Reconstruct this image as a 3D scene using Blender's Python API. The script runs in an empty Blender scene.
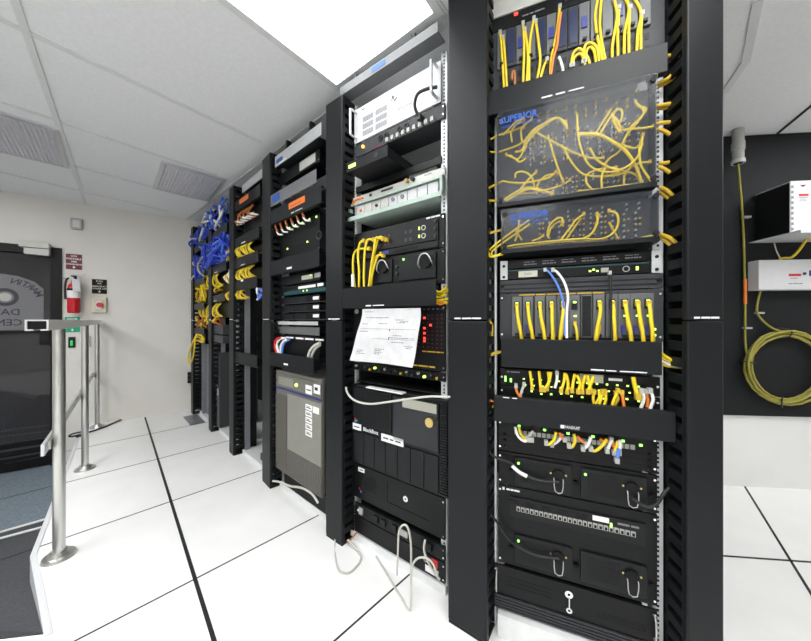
import bpy, math, random
from mathutils import Vector, Matrix
random.seed(7)
scene = bpy.context.scene
COL = scene.collection

# ---------------------------------------------------------------- camera
cam_d = bpy.data.cameras.new('camera'); cam = bpy.data.objects.new('camera', cam_d); COL.objects.link(cam)
cam_d.sensor_width = 36.0; cam_d.lens = 36.0*300/811; cam_d.clip_start = .02
cam.location = (0, 0, 1.1); cam.rotation_euler = (math.pi/2, 0, 0)
scene.camera = cam

# ---------------------------------------------------------------- world, exposure
w = bpy.data.worlds.new('world'); scene.world = w; w.use_nodes = True
w.node_tree.nodes['Background'].inputs[0].default_value = (.8, .87, 1, 1)
w.node_tree.nodes['Background'].inputs[1].default_value = .2
scene.view_settings.view_transform = 'Standard'; scene.view_settings.look = 'None'
scene.view_settings.gamma = 1; scene.view_settings.use_curve_mapping = False
scene.view_settings.exposure = 0.05
LAMP = 11.5          # radiance of the added, unseen ceiling panels

# ---------------------------------------------------------------- frames: plan origin and bearing of each bay
FR = {0: (0, 0, 0), 1: (.274, 1.01, 22.0), 2: (-.309, 1.46, 36.5), 3: (-.88, 1.943, 41.0), 4: (-1.395, 2.434, 42.5),
      5: (-1.918, 2.96, 45.5), 6: (-2.488, 3.51, 44.5), 7: (-2.62, 3.65, -35.0), 8: (2.18, 1.994, 5.0),
      9: (-.355, 1.554, 38.0), 10: (-1.597, 1.38, -132.7)}
CEIL = 2.32

# ---------------------------------------------------------------- materials
MATS = {}
def mat(name, rgb, rough=.5, metal=0.0, noise=0.0, scale=30.0, emit=0.0, spec=.5, bump=0.0, alpha=None):
    m = bpy.data.materials.new(name); m.use_nodes = True
    nt = m.node_tree; b = nt.nodes['Principled BSDF']
    b.inputs['Base Color'].default_value = (*rgb, 1); b.inputs['Roughness'].default_value = rough
    b.inputs['Metallic'].default_value = metal; b.inputs['Specular IOR Level'].default_value = spec
    if emit:
        b.inputs['Emission Color'].default_value = (*rgb, 1); b.inputs['Emission Strength'].default_value = emit
    tc = nt.nodes.new('ShaderNodeTexCoord'); nz = nt.nodes.new('ShaderNodeTexNoise')
    nz.inputs['Scale'].default_value = scale; nz.inputs['Detail'].default_value = 3
    nt.links.new(tc.outputs['Object'], nz.inputs['Vector'])
    if noise:
        r = nt.nodes.new('ShaderNodeValToRGB')
        r.color_ramp.elements[0].position = .3; r.color_ramp.elements[1].position = .7
        r.color_ramp.elements[0].color = (*[c*(1-noise) for c in rgb], 1)
        r.color_ramp.elements[1].color = (*[min(1, c*(1+noise)) for c in rgb], 1)
        nt.links.new(nz.outputs['Fac'], r.inputs['Fac']); nt.links.new(r.outputs['Color'], b.inputs['Base Color'])
    mr = nt.nodes.new('ShaderNodeMapRange')
    mr.inputs['To Min'].default_value = max(0, rough-.04); mr.inputs['To Max'].default_value = min(1, rough+.04)
    nt.links.new(nz.outputs['Fac'], mr.inputs['Value']); nt.links.new(mr.outputs[0], b.inputs['Roughness'])
    if bump:
        bp = nt.nodes.new('ShaderNodeBump'); bp.inputs['Strength'].default_value = bump; bp.inputs['Distance'].default_value = .002
        nt.links.new(nz.outputs['Fac'], bp.inputs['Height']); nt.links.new(bp.outputs[0], b.inputs['Normal'])
    MATS[name] = m
    return m
mat('wall_paint', (.73, .71, .67), .7, 0, .03, 3, bump=.1)
mat('wall_white', (.82, .82, .82), .6, 0, .03, 3)
mat('ceiling_tile', (.84, .85, .86), .85, 0, .03, 60, bump=.15)
mat('ceiling_tee', (.72, .735, .73), .5, 0, .03, 20)
mat('floor_tile', (.9, .9, .9), .35, 0, .025, 5)
mat('floor_seam', (.012, .012, .014), .6)
mat('edge_trim', (.68, .69, .72), .4)
mat('carpet_blue', (.16, .20, .235), .95, 0, .25, 90, bump=.4)
mat('rubber_dark', (.055, .058, .065), .85, 0, .35, 120, bump=.4)
mat('post_black', (.0085, .0097, .0115), .42, 0, .06, 40, spec=.22)
mat('bar_black', (.0085, .0098, .012), .40, 0, .06, 40, spec=.22)
mat('comb_black', (.007, .008, .009), .5, spec=.22)
mat('deep_black', (.006, .006, .007), .6, spec=.22)
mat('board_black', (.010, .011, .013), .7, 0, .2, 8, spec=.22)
mat('gear_black', (.005, .0055, .0063), .38, 0, .08, 40, spec=.22)
mat('gear_dark', (.010, .011, .0125), .42, 0, .08, 40, spec=.22)
mat('gear_mid', (.045, .048, .054), .45, 0, .05, 40, spec=.22)
mat('tower_grey', (.14, .135, .12), .5, 0, .04, 30)
mat('tower_panel', (.23, .225, .20), .5, 0, .04, 30)
mat('gear_grey', (.11, .115, .12), .45, 0, .06, 30)
mat('gear_beige', (.56, .56, .53), .45, 0, .04, 30)
mat('gear_white', (.64, .65, .67), .45, 0, .02, 30)
mat('rail_light', (.55, .57, .58), .4, .3, .06, 30)
mat('rail_grey', (.25, .26, .28), .4, .3, .06, 30)
mat('subrack_green', (.42, .52, .47), .45, 0, .05, 30)
mat('steel', (.60, .60, .58), .30, .9, 0, 8)
mat('aluminium', (.66, .67, .68), .4, .6, 0, 8)
mat('chrome', (.8, .8, .8), .12, 1.0)
mat('brass', (.65, .5, .2), .3, .9)
mat('base_white', (.78, .79, .80), .45, 0, .05, 20)
mat('paper', (.60, .60, .62), .8, 0, .06, 25)
mat('label_white', (.85, .85, .85), .6)
mat('ink', (.03, .03, .035), .7)
mat('ink_grey', (.22, .22, .24), .7)
mat('print_white', (.8, .82, .84), .6)
mat('yellow', (.80, .60, .02), .45, 0, .08, 40)
mat('amber', (.55, .36, .02), .45, 0, .08, 40)
mat('orange', (.85, .22, .03), .45, 0, .05, 40)
mat('rust', (.42, .13, .03), .5, 0, .05, 40)
mat('blue', (.02, .06, .55), .4, 0, .08, 40)
mat('blue_light', (.10, .22, .75), .4, 0, .08, 40)
mat('white_cord', (.78, .78, .76), .5)
mat('grey_cord', (.55, .55, .50), .5)
mat('black_cord', (.012, .012, .013), .5)
mat('olive', (.30, .27, .04), .5, 0, .1, 40)
mat('red', (.55, .01, .015), .35)
mat('dark_red', (.15, .004, .012), .5)
mat('green', (.0, .33, .17), .45)
mat('label_blue', (.01, .09, .45), .5)
mat('label_orange', (.75, .17, .02), .5)
mat('cream', (.66, .60, .46), .5)
mat('teal', (.01, .06, .07), .4)
mat('lamp_dim', (.07, .004, .006), .5)
mat('window_blue', (.010, .018, .07), .3)
mat('purple_blue', (.02, .03, .22), .4)
mat('door_black', (.006, .006, .007), .5, spec=.22)
mat('led_green', (.25, 1, .12), .4, emit=3.0)
mat('led_lime', (.55, 1, .15), .4, emit=2.2)
mat('led_red', (1, .04, .03), .4, emit=3.0)
mat('led_amber', (1, .42, .05), .4, emit=3.0)
mat('lamp_glow', (.98, .985, .97), .5, emit=LAMP)
mat('lamp_glow_dim', (.97, .985, .99), .5, emit=5.5)      # panel in view, dimmed so the gear under it is not washed out
mat('grille', (.78, .77, .82), .35, .3, .05, 40)
mat('grille_dark', (.30, .29, .32), .5)
mat('tag_cream', (.55, .55, .45), .5)
mat('plug_grey', (.4, .4, .38), .5)
def tint_glass(name, rgb, keep, rough):
    m = bpy.data.materials.new(name); m.use_nodes = True; nt = m.node_tree
    b = nt.nodes['Principled BSDF']; b.inputs['Base Color'].default_value = (*rgb, 1); b.inputs['Roughness'].default_value = rough
    t = nt.nodes.new('ShaderNodeBsdfTransparent'); mx = nt.nodes.new('ShaderNodeMixShader'); mx.inputs[0].default_value = 1-keep
    nz = nt.nodes.new('ShaderNodeTexNoise'); nz.inputs['Scale'].default_value = 6
    mr = nt.nodes.new('ShaderNodeMapRange'); mr.inputs['To Min'].default_value = 1-keep-.03; mr.inputs['To Max'].default_value = 1-keep+.03
    nt.links.new(nz.outputs['Fac'], mr.inputs['Value']); nt.links.new(mr.outputs[0], mx.inputs[0])
    nt.links.new(t.outputs[0], mx.inputs[1]); nt.links.new(b.outputs[0], mx.inputs[2])
    nt.links.new(mx.outputs[0], nt.nodes['Material Output'].inputs[0]); MATS[name] = m
tint_glass('door_glass', (.05, .05, .055), .35, .03)
tint_glass('acrylic_haze', (.22, .23, .25), .45, .3)
tint_glass('acrylic', (.10, .11, .13), .86, .12)

# ---------------------------------------------------------------- mesh builder
class MB:
    def __init__(s): s.v = []; s.f = []; s.mi = []; s.sm = []; s.m = 0
    def add(s, vs, fs, smooth=False):
        o = len(s.v); s.v += [tuple(p) for p in vs]
        for f in fs: s.f.append([o+i for i in f]); s.mi.append(s.m); s.sm.append(smooth)
        return s
    def box(s, x0, x1, y0, y1, z0, z1):
        vs = [(x, y, z) for z in (z0, z1) for y in (y0, y1) for x in (x0, x1)]
        return s.add(vs, [(0, 2, 3, 1), (4, 5, 7, 6), (0, 1, 5, 4), (2, 6, 7, 3), (0, 4, 6, 2), (1, 3, 7, 5)])
    def hexa(s, b, t):
        n = len(b)
        return s.add(list(b)+list(t), [tuple(reversed(range(n))), tuple(range(n, 2*n))]+[(i, (i+1) % n, n+(i+1) % n, n+i) for i in range(n)])
    def prism(s, poly, y0, y1):          # polygon in x,z extruded along y
        return s.hexa([(x, y0, z) for x, z in poly], [(x, y1, z) for x, z in poly])
    def slab(s, poly, z0, z1):           # polygon in x,y extruded along z
        return s.hexa([(x, y, z0) for x, y in poly], [(x, y, z1) for x, y in poly])
    def cyl(s, c, r, h, ax='z', n=16, r2=None):
        r2 = r if r2 is None else r2; A = []; B = []
        for i in range(n):
            a = 2*math.pi*i/n; p, q = math.cos(a), math.sin(a)
            for L, rr, d in ((A, r, 0), (B, r2, h)):
                L.append({'z': (c[0]+p*rr, c[1]+q*rr, c[2]+d), 'y': (c[0]+p*rr, c[1]+d, c[2]+q*rr), 'x': (c[0]+d, c[1]+p*rr, c[2]+q*rr)}[ax])
        s.add(A+B, [(i, (i+1) % n, n+(i+1) % n, n+i) for i in range(n)], True)
        return s.add(A+B, [tuple(range(n)), tuple(range(n, 2*n))])
    def ring(s, c, r0, r1, y0, y1, n=20):  # flat ring facing -y
        P = []
        for r, y in ((r0, y0), (r1, y0), (r1, y1), (r0, y1)):
            P.append([(c[0]+r*math.cos(2*math.pi*i/n), y, c[1]+r*math.sin(2*math.pi*i/n)) for i in range(n)])
        vs = sum(P, [])
        return s.add(vs, [(k*n+i, k*n+(i+1) % n, ((k+1) % 4)*n+(i+1) % n, ((k+1) % 4)*n+i) for k in range(4) for i in range(n)])
    def sph(s, c, r, n=10):
        vs = []; fs = []; m = n//2
        for j in range(m+1):
            t = math.pi*j/m
            for i in range(n):
                a = 2*math.pi*i/n; vs.append((c[0]+r*math.sin(t)*math.cos(a), c[1]+r*math.sin(t)*math.sin(a), c[2]+r*math.cos(t)))
        for j in range(m):
            for i in range(n): fs.append((j*n+i, j*n+(i+1) % n, (j+1)*n+(i+1) % n, (j+1)*n+i))
        return s.add(vs, fs, True)
    def tube(s, pts, r, n=6, sub=5, closed=False):
        P = [Vector(p) for p in pts]; Q = []
        if len(P) == 2 or sub <= 1: Q = P
        else:
            for i in range(len(P)-1):
                a, b, c, d = P[max(i-1, 0)], P[i], P[i+1], P[min(i+2, len(P)-1)]
                for k in range(sub):
                    t = k/sub
                    Q.append(.5*((2*b)+(c-a)*t+(2*a-5*b+4*c-d)*t*t+(3*b-a-3*c+d)*t**3))
            Q.append(P[-1])
        vs = []; up = Vector((.13, .31, .94))
        for i, q in enumerate(Q):
            t = (Q[min(i+1, len(Q)-1)]-Q[max(i-1, 0)])
            t = t.normalized() if t.length > 1e-9 else Vector((0, 0, 1))
            e = up-t*up.dot(t)
            if e.length < 1e-4: e = Vector((1, 0, 0))-t*t.x
            e.normalize(); up = e; g = t.cross(e)
            for k in range(n):
                a = 2*math.pi*k/n; vs.append(q+(e*math.cos(a)+g*math.sin(a))*r)
        L = len(Q); fs = [(i*n+k, i*n+(k+1) % n, (i+1)*n+(k+1) % n, (i+1)*n+k) for i in range(L-1) for k in range(n)]
        s.add(vs, fs, True)
        return s.add(vs[:n]+vs[-n:], [tuple(reversed(range(n))), tuple(range(n, 2*n))])
    def build(s, name, mats, parent=None, org=(0, 0, 0), bev=0):
        me = bpy.data.meshes.new(name)
        me.from_pydata([(x-org[0], y-org[1], z-org[2]) for x, y, z in s.v], [], s.f)
        for m in (mats if isinstance(mats, (list, tuple)) else [mats]): me.materials.append(MATS[m])
        me.polygons.foreach_set('material_index', s.mi); me.polygons.foreach_set('use_smooth', s.sm); me.update()
        o = bpy.data.objects.new(name, me); COL.objects.link(o)
        if parent: o.parent = parent
        if bev:
            b = o.modifiers.new('bevel', 'BEVEL'); b.width = bev; b.segments = 2; b.limit_method = 'ANGLE'; b.angle_limit = .7
        return o
def B(*a): return MB().box(*a)
def place(o, k, org):
    ox, oy, a = FR[k]; a = math.radians(a)
    o.location = (ox+org[0]*math.cos(a)+org[1]*math.sin(a), oy-org[0]*math.sin(a)+org[1]*math.cos(a), org[2])
    o.rotation_euler = (0, 0, -a)
def tag(o, label, cat, group=None):
    o['label'] = label; o['category'] = cat
    if group: o['group'] = group
    return o
class T:                                   # a thing: an Empty at its base, its parts are children
    def __init__(s, k, name, label, cat, org, group=None):
        s.k = k; s.org = org; s.o = bpy.data.objects.new(name, None); COL.objects.link(s.o); s.o.empty_display_size = .05
        place(s.o, k, org); tag(s.o, label, cat, group)
    def part(s, name, mb, mats, parent=None, label=None, bev=0):
        o = mb.build(name, mats, parent or s.o, s.org, bev)
        if label: o['label'] = label
        return o
    def text(s, name, txt, size, u, v, z, m, parent=None, mirror=False, sx=1.0, rot=0, bold=0.0):
        return text_mesh(name, txt, size, (u, v, z), m, parent or s.o, s.org, mirror, sx, rot, bold)
def text_mesh(name, txt, size, p, m, parent, org=(0, 0, 0), mirror=False, sx=1.0, rot=0, bold=0.0):
    cu = bpy.data.curves.new('lettering', 'FONT'); cu.body = txt; cu.size = size; cu.align_x = 'CENTER'; cu.align_y = 'CENTER'
    cu.extrude = .0006; cu.resolution_u = 2; cu.offset = bold
    t = bpy.data.objects.new('lettering', cu); COL.objects.link(t)
    dg = bpy.context.evaluated_depsgraph_get(); me = bpy.data.meshes.new_from_object(t.evaluated_get(dg))
    bpy.data.objects.remove(t); bpy.data.curves.remove(cu)
    Mx = Matrix.Translation(Vector(p)-Vector(org)) @ Matrix.Rotation(rot, 4, 'Y') @ Matrix.Rotation(math.pi/2, 4, 'X') @ Matrix.Diagonal((-sx if mirror else sx, 1, 1, 1))
    me.transform(Mx); me.materials.clear(); me.materials.append(MATS[m])
    o = bpy.data.objects.new(name, me); COL.objects.link(o); o.parent = parent
    return o
def solid(k, name, label, cat, mb, mats, org, group=None, bev=0):   # a thing that is one mesh
    o = mb.build(name, mats, None, org, bev); place(o, k, org)
    return tag(o, label, cat, group)
def struct(name, mb, mats, k=0, parent=None, bev=0):
    o = mb.build(name, mats, parent, (0, 0, 0), bev)
    if not parent: place(o, k, (0, 0, 0))
    o['kind'] = 'structure'
    return o

# ================================================================ THE ROOM
EDGE0, EDGEM, EDGE1 = (-3.36, 3.14), (-1.73, 1.407), (-1.24, 1.055)          # left edge of the raised floor
W1, W2 = (-2.62, 3.65), (-5.49, 1.64)                # end wall
def off(p, d, s): return (p[0]+d[0]*s, p[1]+d[1]*s)
RU = (.7187, -.6953); RV = (.6953, .7187)            # tile bearings
fl = MB()
poly = [EDGE0, EDGEM, EDGE1, (-2.9, .84), (-2.9, -2.2), (3.6, -2.2), (3.6, 2.6), (1.2, 2.6), (-2.0, 4.6), (-2.62, 3.65)]
fl.slab(poly, -.06, 0); fl.m = 1
def seam(p, q, wd=.008):
    d = Vector((q[0]-p[0], q[1]-p[1])).normalized()*wd/2; n = (-d.y, d.x)
    fl.slab([(p[0]+n[0], p[1]+n[1]), (q[0]+n[0], q[1]+n[1]), (q[0]-n[0], q[1]-n[1]), (p[0]-n[0], p[1]-n[1])], .0002, .0012)
S0 = (-.895, 1.2766)
seam((-3.06, 3.512), (.9, -.578), .014)
for t in (-2.27, -1.54, -.762, 0, .64, 1.3):
    c = off(S0, RU, t); t0 = -.90
    seam(off(c, RV, t0*.86), off(c, RV, 1.5), .007)
seam((2.25, 1.99), (1.35, .85), .010); seam((1.30, 1.42), (2.9, 1.26), .010); seam((1.35, .85), (1.2, -.3), .010)
for i in range(4): seam(off((1.9, 2.3), RV, -.2), off((1.9, 2.3), RU, .01), .002)
floor = struct('floor', fl, ['floor_tile', 'floor_seam'])
# raised floor edge trim
ed = MB(); d = Vector((EDGE1[0]-EDGE0[0], EDGE1[1]-EDGE0[1])).normalized(); n = (d.y, -d.x)
nx = (-.729*.02, -.685*.02)
for p, q in ((EDGE0, EDGEM), (EDGEM, EDGE1)): ed.slab([p, q, (q[0]+nx[0], q[1]+nx[1]), (p[0]+nx[0], p[1]+nx[1])], -.35, .004)
struct('trim_1', ed, 'edge_trim')
# lower floor, ramp and its white nosings
lf = MB(); lf.slab([(-5.8, 1.4), (-5.5, -.6), (-3.3, -.6), (-1.0, .5), (-1.2, 1.3), (-3.5, 3.4), (-5.3, 3.0)], -.40, -.35)
struct('floor_lower', lf, 'carpet_blue')
ra = MB()
RT0, RT1 = (-1.25, 1.06), (-2.9, .84); RB0, RB1 = (-2.56, 2.25), (-3.46, 1.42)
ra.hexa([(RT0[0], RT0[1], -.35), (RT1[0], RT1[1], -.35), (RB1[0], RB1[1], -.352), (RB0[0], RB0[1], -.352)],
        [(RT0[0], RT0[1], -.002), (RT1[0], RT1[1], -.002), (RB1[0], RB1[1], -.346), (RB0[0], RB0[1], -.346)])
struct('floor_ramp', ra, 'rubber_dark')
def nosing(name, k0, wd):
    m = MB(); q = []
    for a, b in ((RT0, RB0), (RT1, RB1)):
        for k in (k0, k0+wd):
            q.append((a[0]+(b[0]-a[0])*k, a[1]+(b[1]-a[1])*k, -.002+(-.344)*k+.004))
    m.hexa([(x, y, z-.004) for x, y, z in (q[0], q[1], q[3], q[2])], [(x, y, z+.004) for x, y, z in (q[0], q[1], q[3], q[2])])
    struct(name, m, 'label_white')
nosing('trim_2', .97, .022); nosing('trim_3', .845, .022)
# end wall with its door hole: drawn in its own frame, u < 0 runs left
wl = MB(); DL, DR, DT = -2.05, -1.055, 1.83
wl.box(-3.5, DL, 0, .1, -.4, CEIL); wl.box(DR, .6, 0, .1, -.4, CEIL); wl.box(DL, DR, 0, .1, DT, CEIL)
struct('wall_end', wl, 'wall_paint', 7)
# the wall behind the racks and the wall on the right
wb = MB(); wb.box(-4.2, 1.05, 1.15, 1.22, -.06, CEIL); struct('wall_back', wb, 'board_black', 2)  # unseen wall, coloured black so the gaps between the gear stay dark
wr = MB(); wr.box(-1.3, 1.6, 0, .08, -.06, CEIL); struct('wall_right', wr, 'wall_white', 8)
bb = MB(); bb.box(-1.2, 1.5, -.02, 0, .476, CEIL-.006); struct('trim_4', bb, 'board_black', 8)
wq = MB(); wq.slab([(3.6, -2.2), (3.7, -2.2), (3.7, 2.0), (3.6, 2.0)], -.06, CEIL); struct('wall_side', wq, 'wall_paint')
wq = MB(); wq.slab([(3.7, -2.2), (3.7, -2.3), (-5.6, -2.3), (-5.6, -2.2)], -.4, CEIL); struct('wall_rear', wq, 'wall_paint')
wq = MB(); wq.slab([(-5.6, -2.2), (-5.5, -2.2), (-5.5, 1.75), (-5.6, 1.75)], -.4, CEIL); struct('wall_left', wq, 'wall_paint')
# ceiling with its tee grid
ce = MB(); ce.slab([(-5.7, -2.4), (3.8, -2.4), (3.8, 3.0), (-1.6, 5.0), (-2.75, 3.95), (-5.7, 1.9)], CEIL, CEIL+.05)
struct('ceiling', ce, 'ceiling_tile')
CU = (.788, -.616); CV = (-.616, -.788)              # along the racks / away from them
cg = MB()
def tee(p, q, wd=.026):
    d = Vector((q[0]-p[0], q[1]-p[1])).normalized()*wd/2; n = (-d.y, d.x)
    cg.slab([(p[0]+n[0], p[1]+n[1]), (q[0]+n[0], q[1]+n[1]), (q[0]-n[0], q[1]-n[1]), (p[0]-n[0], p[1]-n[1])], CEIL-.006-.00015*(len(cg.f)//6), CEIL+.001)
L0 = (-.355, 1.554)
tee(off((-2.75, 3.72), CU, -.1), off(L0, CU, 2.2))
for a in (-2.9, -2.27, -1.56, -.80, -.015, .625, 1.3, 2.0):
    c = off(L0, CU, a); tee(c, off(c, CV, 3.4 if a < -.5 else 3.0))
    if a > .3: tee(c, off(c, CV, -1.2))
m0 = off(off(L0, CU, -3.35), CV, .59); tee(m0, off(off(L0, CU, -.015), CV, 1.12))
m0 = off(off(L0, CU, -.015), CV, 1.235); tee(off(m0, CU, -3.6), off(m0, CU, 3.0))
m0 = off(off(L0, CU, .625), CV, -.6); tee(m0, off(m0, CU, 2.4))
tee((1.342, 1.142), (1.595, 1.405), .03); tee((1.595, 1.405), (1.70, 1.60), .03); cg.m = 1; tee((2.42, 1.952), (2.25, 1.60), .010)
struct('ceiling_grid', cg, ['ceiling_tee', 'floor_seam'])

# ---------------------------------------------------------------- ceiling lights
def light(u, v0, label, glow='lamp_glow'):
    t = T(9, 'ceiling_light', label, 'ceiling light', (u, v0, CEIL-.012), 'fluorescent ceiling lights')
    W_, D_ = .61, 1.22; x0, x1, y0, y1 = u, u+W_, v0-D_, v0
    f = MB()
    for q in ((x0-.02, x1+.02, y0-.02, y0+.012), (x0-.02, x1+.02, y1-.012, y1+.02), (x0-.02, x0+.012, y0+.012, y1-.012), (x1-.012, x1+.02, y0+.012, y1-.012)):
        f.box(*q, CEIL-.014, CEIL+.0)
    t.part('frame', f, 'ceiling_tee')
    t.part('diffuser', B(x0+.012, x1-.012, y0+.012, y1-.012, CEIL-.010, CEIL-.002), glow)
light(0, 0, 'bright white fluorescent ceiling panel above the rack with the white computer', 'lamp_glow_dim')
light(1.25, -.1, 'added unseen fill panel behind the camera above the nearest rack')  # added out of view to light the front of the nearest rack
light(-.6, -1.9, 'unseen fill light added over the middle of the aisle behind the camera')  # unseen, added to even out the light on the floor
light(-1.4, -1.3, 'fill panel added over the handrail side of the aisle, outside the frame')  # added to brighten the left floor and the end wall
light(2.35, 2.0, 'added out-of-view panel lighting the black backboard from the right')  # added to brighten the right wall, which the racks block off
light(1.3, -1.75, 'added unseen fill light behind the camera towards the right wall')  # extra unseen panel, added for the overall light level
light(-2.6, -1.75, 'added fill panel near the ramp out of view')  # extra panel added on the ramp side for more light

# egg-crate ceiling grilles
def grille(cx, cy, L, Wd, ang, label):
    FR[20] = (cx, cy, ang); t = T(20, 'ceiling_grille', label, 'ceiling grille', (0, 0, CEIL-.012), 'egg-crate ceiling grilles')
    f = MB(); x, y = L/2, Wd/2
    for q in ((-x, x, -y, -y+.025), (-x, x, y-.025, y), (-x, -x+.025, -y+.025, y-.025), (x-.025, x, -y+.025, y-.025)): f.box(*q, CEIL-.014, CEIL)
    t.part('frame', f, 'aluminium')
    t.part('backing', B(-x+.025, x-.025, -y+.025, y-.025, CEIL-.003, CEIL-.001), 'grille_dark')
    g = MB(); n = int(L/.022)
    for i in range(1, n): g.box(-x+L*i/n-.003, -x+L*i/n+.003, -y+.02, y-.02, CEIL-.011, CEIL-.003)
    n = int(Wd/.022)
    for i in range(1, n): g.box(-x+.02, x-.02, -y+Wd*i/n-.003, -y+Wd*i/n+.003, CEIL-.0115, CEIL-.003)
    t.part('lattice', g, 'grille')
grille(-1.93, 2.67, .66, .44, 45.5, 'square-mesh ceiling grille next to the top of the racks')
grille(-2.66, 1.93, .68, .62, 45.5, 'square-mesh ceiling grille nearer the door, at the frame edge')

# ================================================================ RACK POSTS (vertical cable managers)
def post(x, y, ang, wd, label, h=2.2, comb=.085, lettering=True, inset=.014):
    FR[21] = (x, y, ang)
    t = T(21, 'cable_manager', label, 'cable manager', (wd/2, .05, 0), 'black vertical cable managers between the racks')
    for z0, z1 in ((.012, 1.098), (1.102, h)):
        t.part('cover', B(0, wd, 0, .022, z0, z1), 'post_black', bev=.004)
    for s in (0, 1):
        m = MB(); x0 = .002 if s == 0 else wd-.012; z = .05
        while z < h-.03:
            m.box(x0, x0+.010, .022, comb, z, z+.026); z += .046
        m.box(x0, x0+.010, comb-.008, comb, .02, h-.01)
        t.part('finger_comb', m, 'comb_black')
    t.part('spine', B(.014, wd-inset, comb, comb+.10, 0, h-.005), 'deep_black')
    t.part('top_cap', B(.004, wd-.004, .024, comb, h-.012, h), 'comb_black')
    t.part('foot', B(.002, wd-.002, .002, comb+.09, 0, .012), 'comb_black')
    if lettering:
        m = MB()
        for a, b in ((.18, .34), (.38, .62), (.64, .86)): m.box(wd*a, wd*b, -.001, 0, 1.105, 1.110)
        t.part('lettering', m, 'print_white')
    return t
post(.155, 1.0945, 35.3, .146, 'wide black cable manager between the white-computer rack and the nearest yellow-cabled rack', h=2.31, inset=.06)
post(-.408, 1.533, 37.5, .125, 'black cable manager between the tall grey server and the white-computer rack')
post(-.985, 2.06, 46, .145, 'black cable manager just left of the tall grey server tower')
post(-1.476, 2.51, 44, .11, 'black cable manager third from the end wall, beside the blue cable tangle')
post(-1.99, 3.03, 45, .11, 'black cable manager second from the end wall')
post(-2.56, 3.58, 45, .11, 'black cable manager touching the end wall')
post(.752, .80, 8, .086, 'black cable manager at the right end of the racks, beside the black backboard', h=2.31)

# ================================================================ HELPERS FOR RACK GEAR
ORD = 'first second third fourth fifth sixth seventh eighth ninth tenth eleventh twelfth thirteenth fourteenth fifteenth sixteenth seventeenth eighteenth nineteenth twentieth'.split()
def device(k, name, label, cat, rec, depth, body, face=None, v=.075, group=None, bev=.002, screws=True):
    u0, u1, z0, z1 = rec; z0 += .001; z1 -= .001
    t = T(k, name, label, cat, ((u0+u1)/2, v, z0), group)
    t.part('chassis', B(u0+.034, u1-.034, v+.005, v+depth, z0, z1), body, bev=bev)
    t.part('faceplate', B(u0, u1, v-.003, v+.005, z0, z1), face or body, bev=bev)
    if screws:
        for x in (u0+.007, u1-.007):
            for z in ((z0+z1)/2,) if z1-z0 < .06 else (z0+.015, z1-.015): t.part('screw', MB().cyl((x, v-.0055, z), .0035, .003, 'y', 8), 'chrome')
    t.rec = (u0, u1, z0, z1); t.v = v
    return t
def organizer(k, label, rec, v, marks=(), bracket=.075, name='cable_organizer', m='bar_black', group='horizontal cable organizer covers'):
    u0, u1, z0, z1 = rec
    t = T(k, name, label, 'cable organizer', ((u0+u1)/2, v, z0), group)
    c = MB(); c.box(u0, u1, v, v+.004, z0, z1); c.box(u0, u1, v+.004, v+.022, z1-.004, z1); c.box(u0, u1, v+.004, v+.022, z0, z0+.004)
    t.part('cover', c, m, bev=.0015)
    for x in (u0+.03, u1-.034): t.part('bracket', B(x, x+.004, v+.004, max(bracket, v+.03), z0+.015, z1-.015), 'comb_black')
    if marks:
        b = MB()
        for x0, x1, zz, hh in marks: b.box(u0+(u1-u0)*x0, u0+(u1-u0)*x1, v-.0008, v, z0+zz, z0+zz+hh)
        t.part('lettering', b, 'print_white')
    t.rec = rec
    return t
def cable(k, name, label, pts, r, m, group=None, cat='cable', plug=None, pm='plug_grey', n=6, sub=5):
    o = MB().tube(pts, r, n, sub).build(name, m, None, pts[0]); place(o, k, pts[0]); tag(o, label, cat, group)
    if plug:
        for i in plug:
            p = pts[i]; q = r*1.15
            B(p[0]-q, p[0]+q, p[1]-q, p[1]+q+.006, p[2]-q*1.2, p[2]+q*1.6).build('plug', pm, o, pts[0])
    return o
def leds(t, name, pts, m, s=.0035, v=None):
    for u, z in pts:
        vv = (t.v if v is None else v)-.003
        t.part(name, B(u-s, u+s, vv-.002, vv, z-s*.8, z+s*.8), m)
def holes(m, u0, u1, z0, z1, nu, nz, v, fu=.6, fz=.6):
    for i in range(nu):
        for j in range(nz):
            a, b = (u1-u0)/nu, (z1-z0)/nz
            m.box(u0+a*(i+.5-fu/2), u0+a*(i+.5+fu/2), v-.001, v, z0+b*(j+.5-fz/2), z0+b*(j+.5+fz/2))
    return m
def dashes(m, u, z, widths, h, v, gap=.004):
    for x in widths:
        if x > 0: m.box(u, u+x, v-.0008, v, z, z+h)
        u += abs(x)+gap
    return m
def rack_frame(k, label, u0, u1, z1, rail, v=.082, wd=.03, base=None, top=None, backz=None):
    t = T(k, 'equipment_rack', label, 'rack', ((u0+u1)/2, v, 0), 'open equipment racks')
    for a in (u0, u1-wd):
        t.part('rail', B(a, a+wd, v, v+.035, .0, z1), rail)
        h = MB(); z = .06
        while z < z1-.03:
            for dz in (0, .016, .032): h.box(a+wd*.38, a+wd*.62, v-.0006, v, z+dz, z+dz+.007)
            z += .0445
        t.part('hole_strip', h, 'deep_black')
    if top: t.part('top_beam', B(u0-.0, u1, v-.02, v+.09, z1, z1+top), rail)
    if base: t.part('base_plate', B(u0, u1, v-.015, v+.25, 0, base), 'base_white')
    return t

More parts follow.
